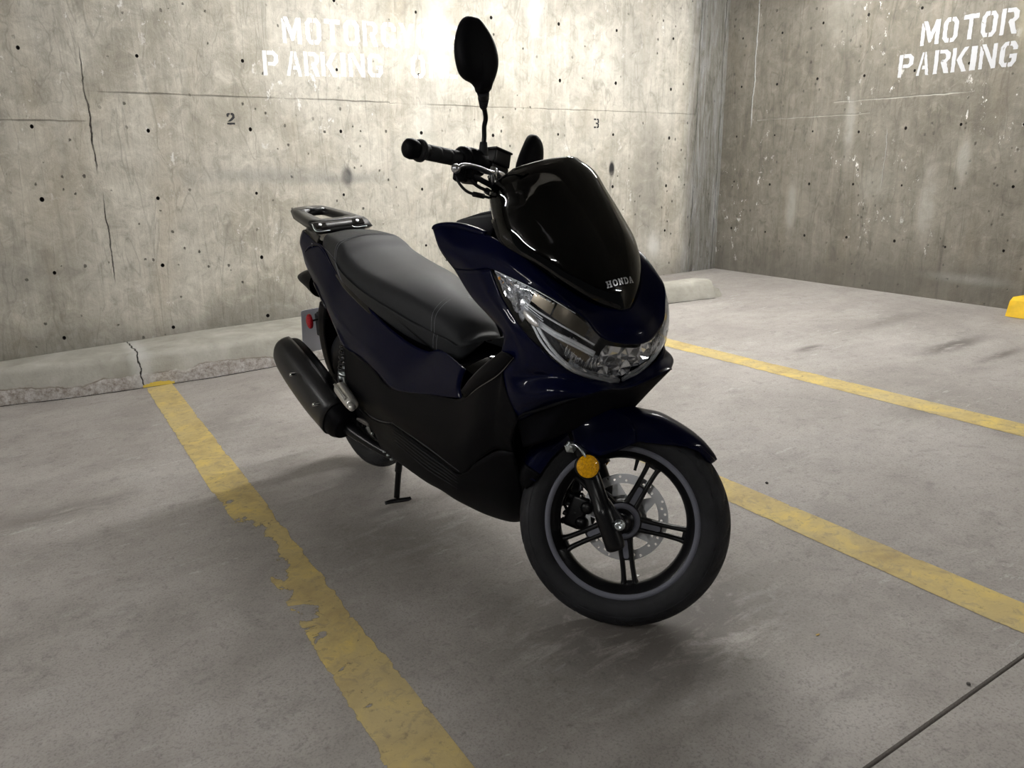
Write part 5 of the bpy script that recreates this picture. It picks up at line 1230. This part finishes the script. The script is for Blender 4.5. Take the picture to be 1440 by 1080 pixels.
# round amber reflector with its bright bracket
ac = [(1.2253, -0.1220, 0.3913)][0]; Mr = axisM(ac, (.38, -1, .18))
g = Geo(); g.lathe([(0, .006), (.0262, .0055), (.0275, .004), (.0275, 0)], Mr, n=48); amb = g.build('amber_reflector', M_amber, BIKE, 'round amber reflector on the right fork leg', steer=True)
g = Geo(); g.lathe([(.0268, .0045), (.0288, .0052), (.0300, .003), (.0300, -.006), (.020, -.008), (0, -.008)], Mr, n=48); g.build('reflector_rim', M_black, amb, steer=True)
g = Geo(); bp = [(1.2176, -0.1120, 0.4128), (1.2052, -0.1120, 0.4278), (1.1899, -0.1080, 0.4353), (1.1780, -0.1040, 0.4297)]
g.tube(bp, [.017, .018, .016, .013], n=12, m=14, squash=(1, .28)); pb = bp[-1]
g.lathe([(0, .006), (.006, .006), (.013, .003), (.0165, 0), (.0165, -.006), (0, -.006)], axisM(pb, (.3, -1, 0)), n=6, flat=True)
g.lathe([(0, .011), (.005, .011), (.006, .009), (.006, .004)], axisM(pb, (.3, -1, 0)), n=14)
g.build('reflector_bracket', M_zinc, amb, 'bright zinc bracket above the reflector', steer=True)
# left fork reflector, mirror image
g = Geo(); g.lathe([(0, .006), (.0262, .0055), (.0275, .004), (.0275, 0)], Mr, n=32); g.mirror().build('amber_reflector', M_amber, BIKE, 'round amber reflector on the far fork leg', steer=True)

# ---------------------------------------------------------------- brake caliper on the left fork leg, seen through the spokes
def FP(px, py, y): return None
cc = [(1.1938, 0.0620, 0.2522)][0]
g = Geo(); Mc = Matrix.Translation(cc) @ Matrix.Rotation(math.radians(12), 4, 'Y')
g.box((0, 0, 0), (.050, .050, .085), Mc, bevel=.010); g.box((.030, .012, .004), (.040, .040, .060), Mc, bevel=.008)
for dz in (-.022, .020): g.lathe([(0, .031), (.013, .031), (.016, .027), (.0175, .018), (.0175, 0)], Mc @ Matrix.Translation((.022, 0, dz)) @ Matrix.Rotation(PI / 2, 4, 'X'), n=24)
for dz in (-.036, -.014, .012, .034): g.box((-.026, -.006, dz), (.012, .040, .010), Mc, bevel=.003)
cal = g.build('brake_caliper', M_black, BIKE, 'black brake caliper', steer=True)
g = Geo(); tp = [(1.1922, 0.0600, 0.3453), (1.1966, 0.0550, 0.3057)]
g.tube([tp[0], tp[1]], [.008, .013], n=12, m=6, squash=(1, .5))
g.build('caliper_bracket', simple('bracket_grey', (.12, .12, .13), .4, metal=.5), cal, steer=True)
g = Geo()
for q_ in [(1.2002, 0.0400, 0.2954), (1.2002, 0.0450, 0.3298)]: g.lathe([(0, .006), (.0035, .006), (.0045, .004), (.0075, .003), (.0085, -.002)], axisM(q_, (0, -1, 0)), n=16)
g.build('caliper_bolt', M_chrome, cal, steer=True)
g = Geo(); hz = [(1.1882, 0.0700, 0.2836), (1.1654, 0.0700, 0.2984), (1.1434, 0.0750, 0.3279), (1.1538, 0.0750, 0.3616), (1.1541, 0.0700, 0.4464)]
g.tube(hz, .0045, n=10, m=30); hz2 = [(1.1718, 0.0700, 0.2395), (1.1542, 0.0720, 0.2681), (1.1629, 0.0750, 0.2974), (1.1773, 0.0750, 0.3561)]; g.tube(hz2, .004, n=10, m=24)
g.build('brake_hose', M_rubber, cal, steer=True)

# ---------------------------------------------------------------- front mudguard (steered)
AXL = Vector((1.315, 0, .259))
def fr_pt(r, deg, y): a = math.radians(deg); return (AXL.x + r * math.cos(a), y, AXL.z + r * math.sin(a))
fst = [(42.5, .2740, .266, .008), (46, .2765, .262, .030), (54, .2785, .252, .052), (62, .2785, .236, .061), (71, .2790, .218, .067), (79, .2820, .208, .071), (87, .2800, .203, .074), (95, .2830, .190, .078), (104, .2900, .180, .086), (113, .2950, .176, .090), (121, .2960, .196, .090), (126, .2930, .222, .080), (132, .2890, .228, .072), (142, .2870, .228, .068), (150, .2870, .226, .066), (157, .2860, .226, .064), (163, .2830, .228, .060)]
rows = []
for d, rc_, rs, w in fst:
    hw_ = [(0, rc_), (.35, rc_ - .0015), (.70, rc_ - .008), (.92, rc_ - .022), (1.0, rc_ - .042 if rc_ - .042 > rs else rs + (rc_ - rs) * .4), (1.0, rs + (rc_ - rs) * .2), (.985, rs)]
    Rr = [fr_pt(r, d, -a * w) for a, r in hw_]; L = [fr_pt(r, d, a * w) for a, r in hw_[1:]]
    rows.append(Rr[::-1] + L)
g = Geo(); g.loft(rows, nu=53, nv=70)
mud = g.build('front_mudguard', M_blue, BIKE, 'dark blue front mudguard with pointed front', steer=True, solid=0.0035)
g = Geo(); g.loft([[(1.1569, -0.1000, 0.5394), (1.2063, -0.0950, 0.5498), (1.2620, -0.0850, 0.5338), (1.3009, -0.0740, 0.5153)], [(1.1654, -0.1100, 0.4896), (1.2174, -0.1130, 0.4874), (1.2704, -0.1020, 0.4865), (1.3199, -0.0800, 0.4912)], [(1.1856, -0.1080, 0.4414), (1.2319, -0.1110, 0.4184), (1.2778, -0.1000, 0.4316), (1.3271, -0.0740, 0.4612)]], nu=24, nv=14)
both_st = [g.build('mudguard_side', M_blue, mud, 'blue flank covering the fork leg', steer=True, solid=0.003), g.mirror().build('mudguard_side', M_blue, mud, 'blue flank covering the fork leg', steer=True, solid=0.003)]
g = Geo(); rows = []
for d, rc_, rs, w in [(157, .286, .225, .065), (162, .284, .229, .060), (167, .278, .238, .048), (170, .268, .250, .034)]:
    rows.append([fr_pt(rs, d, -w), fr_pt(rc_ - .02, d, -w), fr_pt(rc_, d, -w * .5), fr_pt(rc_, d, 0), fr_pt(rc_, d, w * .5), fr_pt(rc_ - .02, d, w), fr_pt(rs, d, w)])
g.loft(rows, nu=25, nv=12); g.build('mudguard_flap', M_matte, mud, steer=True, solid=0.003)

# ---------------------------------------------------------------- handlebar, controls
g = Geo(); bar = [(0.800, -.352, 1.036), (.862, -.235, 1.052), (.905, -.14, 1.066), (.925, -.07, 1.045), (.930, 0, 1.02)]
g.tube(bar, .0108, n=16, m=30); gm = g.mirror(); g.merge(gm); g.tube([(.930, 0, 1.02), (.945, 0, .95)], .020, n=16, m=3); g.box((.930, 0, 1.015), (.05, .09, .035), bevel=.01)
hb = g.build('handlebar', M_black, BIKE, 'black handlebar turned to full left lock', steer=True)
a_, b_ = Vector((.7755, -.375, 1.033)), Vector((.862, -.235, 1.052)); dg = (b_ - a_)
for s in (1, -1):
    F = lambda gg: gg if s == 1 else gg.mirror()
    g = Geo(); g.tube([tuple(a_ + dg * t) for t in (.22, .26, .28, .31, .33, .96)], [.0245, .0245, .0205, .0185, .0170, .0170], n=24)
    g.tube([tuple(a_ + dg * t) for t in (.18, .20, .235, .245)], [.019, .0235, .0235, .018], n=24)
    for k in range(3):                                     # grip ribs
        t = .36 + k * .19; g.tube([tuple(a_ + dg * t), tuple(a_ + dg * (t + .01)), tuple(a_ + dg * (t + .16)), tuple(a_ + dg * (t + .17))], [.0168, .0175, .0175, .0168], n=24, m=8)
    F(g).build('grip', M_rubber, hb, 'ribbed black rubber grip', steer=True)
    g = Geo(); g.tube([tuple(a_ + dg * t) for t in (-.015, 0, .03, .09, .14, .18)], [.008, .0155, .0205, .0225, .0215, .0185], n=24); F(g).build('bar_end_weight', M_matte, hb, steer=True)
    g = Geo(); g.tube([tuple(a_ + dg * t) for t in (.90, .93, 1.0, 1.02, 1.06, 1.08, 1.30, 1.33)], [.022, .029, .031, .0275, .0275, .031, .0305, .024], n=28)
    g.box((.874, -.235, 1.020), (.040, .060, .034), bevel=.008); g.box((.868, -.262, 1.012), (.030, .022, .030), bevel=.005)
    F(g).build('switch_housing', M_matte, hb, steer=True)
    g = Geo(); bx = [(0.9107, -0.1350, 1.0853)][0]; Mbx = Matrix.Translation(bx) @ Matrix.Rotation(math.radians(-28), 4, 'Z')
    g.box((0, 0, 0), (.040, .055, .034), Mbx, bevel=.004); g.box((0, 0, .019), (.044, .059, .005), Mbx, bevel=.0015); g.box((-.0, .0, -.024), (.03, .06, .018), Mbx, bevel=.004)
    F(g).build('brake_reservoir', M_black, hb, steer=True)
    lv = [(0.8732, -0.3150, 1.0119), (0.8835, -0.3050, 1.0216), (0.8931, -0.2850, 1.0278), (0.9039, -0.2550, 1.0320), (0.9157, -0.2250, 1.0329), (0.9224, -0.1950, 1.0380)]
    g = Geo(); g.tube(lv, [.0065, .0072, .0070, .0075, .0085, .0080], n=14, m=30, squash=(1, .75))
    bq = bmesh.new(); bmesh.ops.create_uvsphere(bq, u_segments=20, v_segments=12, radius=.0105); g.add([v.co + Vector(lv[0]) for v in bq.verts], [tuple(v.index for v in f.verts) for f in bq.faces]); bq.free()
    F(g).build('brake_lever', M_alu, hb, 'polished brake lever with ball end', steer=True)
    g = Geo(); pv = Vector(lv[-1]); g.tube([tuple(pv + Vector((0, .004, .012))), tuple(pv - Vector((0, 0, .016)))], .009, n=14, m=2); g.tube([tuple(pv + Vector((.0, -.01, -.006))), tuple(pv + Vector((.004, .0, -.022))), tuple(pv + Vector((0, .03, -.012)))], .005, n=10, m=8)
    g.tube([tuple(pv + Vector((0, .0, .004))), tuple(pv + Vector((0.01, .05, .008)))], .007, n=10, m=3)
    F(g).build('lever_pivot', M_alu, hb, steer=True)
    # mirror
    stem = [(0.8991, -0.2050, 1.0517), (0.8957, -0.2120, 1.1020)]
    g = Geo(); g.tube([stem[0], lerp3(stem[0], stem[1], .35), lerp3(stem[0], stem[1], .4), stem[1]], [.0095, .0095, .0115, .0085], n=16, m=14)
    F(g).build('mirror_boot', M_rubber, hb, steer=True)
    g = Geo(); g.tube([(0.8965, -0.2110, 1.0941), (0.8965, -0.2150, 1.1142), (0.8955, -0.2220, 1.1347), (0.8995, -0.2320, 1.1496), (0.8999, -0.2450, 1.1598), (0.8998, -0.2620, 1.1699), (0.9038, -0.2800, 1.1765)], .0056, n=12, m=40)
    F(g).build('mirror_stem', M_black, hb, steer=True)
    ms = [(0.8982, -0.2550, 1.1675), (0.9029, -0.2750, 1.1735), (0.9089, -0.3000, 1.1791), (0.9109, -0.3150, 1.1830)]
    g = Geo(); g.tube(ms, [.0075, .0100, .0125, .0140], n=18, m=14)
    for k in range(4): g.tube([lerp3(ms[0], ms[2], .15 + k * .2), lerp3(ms[0], ms[2], .22 + k * .2)], .0094 + k * .0011, n=18, m=2)
    F(g).build('mirror_neck', M_rubber, hb, steer=True)
    # mirror shell: outline lies in one plane, domed toward the front
    OL = [(0.8679, -0.3658, 1.3197), (0.8602, -0.3745, 1.3035), (0.8572, -0.3779, 1.2766), (0.8576, -0.3775, 1.2500), (0.8628, -0.3716, 1.2228), (0.8709, -0.3624, 1.2013), (0.8813, -0.3506, 1.1927), (0.8923, -0.3381, 1.1904), (0.9002, -0.3290, 1.1835), (0.9048, -0.3239, 1.1749), (0.9200, -0.3066, 1.1820), (0.9231, -0.3030, 1.1989), (0.9270, -0.2986, 1.2209), (0.9280, -0.2975, 1.2461), (0.9228, -0.3034, 1.2713), (0.9129, -0.3147, 1.2939), (0.9000, -0.3294, 1.3114), (0.8865, -0.3446, 1.3239), (0.8782, -0.3541, 1.3238)] if s == 1 else [(0.8746, 0.3006, 1.2776), (0.8838, 0.3162, 1.2810), (0.8929, 0.3315, 1.2715), (0.8998, 0.3431, 1.2522), (0.9028, 0.3481, 1.2242), (0.9035, 0.3493, 1.1863), (0.8976, 0.3394, 1.1492), (0.8855, 0.3190, 1.1262), (0.8715, 0.2954, 1.1235), (0.8617, 0.2788, 1.1435), (0.8559, 0.2691, 1.1695), (0.8586, 0.2737, 1.2041), (0.8645, 0.2835, 1.2384), (0.8697, 0.2923, 1.2643)]
    nrm = (Vector((.75, -.66, 0.0)) if s == 1 else Vector((.86, -.51, 0))).normalized(); cen = Vector([sum(p[i] for p in OL) / len(OL) for i in range(3)])
    OL2 = cat(OL, 64, closed=True); g = Geo(); rws = []
    for f, dpt in ((.90, -.010), (.97, -.008), (1.0, -.002), (.995, .004), (.955, .012), (.90, .0165), (.80, .020), (.55, .0235), (.25, .025), (.02, .0252)):
        rws.append([tuple(cen + (Vector(p) - cen) * f + nrm * dpt) for p in OL2])
    g.grid(rws, closed_u=True)
    sh = g.build('mirror', M_matte, hb, 'leaf-shaped black rear-view mirror', steer=True)
    g = Geo(); g.add([tuple(cen + (Vector(p) - cen) * .90 - nrm * .0095) for p in OL2], [tuple(range(64))], 0, True); g.build('mirror_glass', M_chrome, hb, steer=True)
# cables and hoses
g = Geo()
cb = [([(0.8598, -0.2700, 1.0070), (0.8706, -0.2700, 0.9903), (0.8844, -0.2600, 0.9779), (0.8974, -0.2400, 0.9757), (0.9124, -0.2100, 0.9792), (0.9253, -0.1700, 0.9829), (0.9372, -0.1200, 0.9835)], .0032),
      ([(0.8782, -0.2600, 1.0223), (0.8895, -0.2500, 1.0049), (0.8987, -0.2200, 0.9986), (0.9113, -0.1900, 0.9970), (0.9238, -0.1500, 0.9942), (0.9373, -0.1100, 0.9909)], .0040),
      ([(0.8882, -0.2400, 1.0170), (0.9040, -0.2100, 1.0146), (0.9177, -0.1700, 1.0125), (0.9277, -0.1300, 1.0061), (0.9359, -0.1000, 0.9966)], .0065),
      ([(0.9098, -0.1700, 1.0436), (0.9153, -0.1400, 1.0367), (0.9197, -0.1100, 1.0274), (0.9289, -0.0900, 1.0157)], .0045),
      ([(0.9128, -0.1200, 1.0691), (0.9165, -0.1000, 1.0574), (0.9228, -0.0800, 1.0421), (0.9284, -0.0700, 1.0239)], .0050),
      ([(0.9046, -0.1600, 1.0374), (0.9062, -0.1200, 1.0135), (0.9042, -0.0800, 0.9931), (0.9042, -0.0500, 0.9642)], .0045)]
for p, r in cb: g.tube(p, r, n=10, m=30)
for p, r in cb[:2]: g.tube(p[3:5], r * 1.9, n=10, m=4)
g.build('control_cables', M_rubber, hb, 'black control cables and hoses', steer=True)
g = Geo(); g.mirror(); cbm = Geo()
for p, r in cb[:4]: cbm.tube([(q[0], -q[1], q[2]) for q in p], r, n=10, m=24)
cbm.build('control_cables', M_rubber, hb, 'black control cables and hoses', steer=True)
g = Geo()
for p in [(0.8980, -0.1000, 1.0351), (0.9005, -0.0500, 0.9907), (0.8959, -0.0600, 0.9756), (0.9211, -0.0500, 0.9889)]: g.box(p, (.014, .014, .016), bevel=.002)
g.tube([(0.9008, -0.1000, 1.0666), (0.9031, -0.0700, 1.0218), (0.9075, -0.0400, 0.9756)], .010, n=12, m=8); g.build('bar_clamp', M_alu, hb, steer=True)

# ---------------------------------------------------------------- rear mechanicals
for s in (-1, 1):
    g = Geo(); t0, t1 = Vector((.15, s * .125, .54)), Vector((.085, s * .125, .395))
    n_ = 130; d = t1 - t0; e1 = Vector((0, 1, 0)); e2 = d.normalized().cross(e1)
    g.tube([tuple(t0 + d * (k / n_) * .86 + (e1 * math.cos(k * .30) + e2 * math.sin(k * .30)) * .020) for k in range(n_ + 1)], .0042, n=8)
    sh_ = g.build('shock_absorber', M_black, BIKE, 'black coil spring rear shock absorber')
    g = Geo(); g.tube([tuple(t0), tuple(t1)], .0085, n=14, m=2); g.build('shock_rod', M_chrome, sh_)
    g = Geo(); g.tube([tuple(t0 + d * .86), tuple(t0 + d * .93)], .021, n=20, m=2); g.box(tuple(t1 + Vector((.008, 0, -.008))), (.020, .022, .055), bevel=.005); g.lathe([(0, .016), (.007, .016), (.009, .012), (.009, 0)], axisM(t1 + Vector((-.004, s * .002, -.004)), (0, s, 0)), n=14); g.build('shock_clevis', M_zinc, sh_)
g = Geo()
g.loft([[(.00, -.10, .30), (.0, -.10, .22), (.0, -.07, .20)], [(.20, -.12, .36), (.20, -.13, .27), (.20, -.08, .22)], [(.42, -.12, .40), (.42, -.13, .27), (.42, -.08, .18)], [(.56, -.11, .38), (.56, -.11, .26), (.56, -.06, .18)]], nu=12, nv=20)
g.box((.30, 0, .30), (.46, .20, .18), bevel=.03); g.box((.12, .12, .28), (.42, .07, .15), bevel=.03)
for k in range(7): g.box((.36 + k * .022, -.128, .30 - k * .006), (.008, .03, .14 - k * .008), bevel=.002)
g.lathe([(0, .03), (.05, .03), (.06, .02), (.062, 0)], axisM((.30, -.10, .27), (0, -1, 0)), n=36)
eng = g.build('engine', M_black, BIKE, 'black engine and swing unit')
for p in [(0.3670, -0.1400, 0.2000), (0.3904, -0.1400, 0.1946), (0.4129, -0.1400, 0.1865), (0.2904, -0.1400, 0.2410)]:
    g = Geo(); g.lathe([(0, .004), (.003, .004), (.004, .002), (.005, -.004)], axisM(p, (0, -1, 0)), n=10)
    g.build('engine_bolt', M_zinc, eng)
# folded pillion foot peg in cast aluminium
pa, pb_ = Vector([(0.1835, -0.1850, 0.3875)][0]), Vector([(0.3326, -0.2150, 0.3718)][0]); dp = (pb_ - pa)
for s in (-1, 1):
    g = Geo(); g.tube([tuple(pa + dp * t) for t in (-.12, .0, .1, .9, 1.0)], [.012, .021, .0235, .0210, .014], n=22, m=20)
    for k in range(6):
        g.tube([tuple(pa + dp * .05 + Vector((0, -.024 * math.cos(k * .5 - .9), .024 * math.sin(k * .5 + .2)))), tuple(pa + dp * .85 + Vector((0, -.0218 * math.cos(k * .5 - .9), .0218 * math.sin(k * .5 + .2))))], .0022, n=6, m=3)
    bq = bmesh.new(); bmesh.ops.create_uvsphere(bq, u_segments=18, v_segments=12, radius=.0125); g.add([v.co + pa + dp * 1.06 + Vector((0, -.006, -.002)) for v in bq.verts], [tuple(v.index for v in f.verts) for f in bq.faces]); bq.free()
    (g if s < 0 else g.mirror()).build('pillion_foot_peg', M_pegalu, BIKE, 'ribbed aluminium pillion foot peg folded in')
# centre stand, both legs down
g = Geo()
for s in (-1, 1):
    g.tube([(.40, s * .085, .235), (.385, s * .100, .14), (.368, s * .112, .026)], [.0105, .010, .010], n=14, m=12)
    g.tube([(.352, s * .150, .010), (.362, s * .122, .012), (.385, s * .082, .014), (.390, s * .070, .018)], [.008, .010, .010, .007], n=12, m=12, squash=(1, .7))
g.tube([(.395, -.095, .21), (.395, .095, .21)], .011, n=14, m=2)
cs = g.build('centre_stand', M_black, BIKE, 'black centre stand resting on the floor')
g = Geo(); g.tube([(.399, -.094, .20), (.386, -.105, .125)], .0122, n=14, m=3); g.build('stand_leg_sleeve', M_black, cs)  # black sleeve around the upper right leg
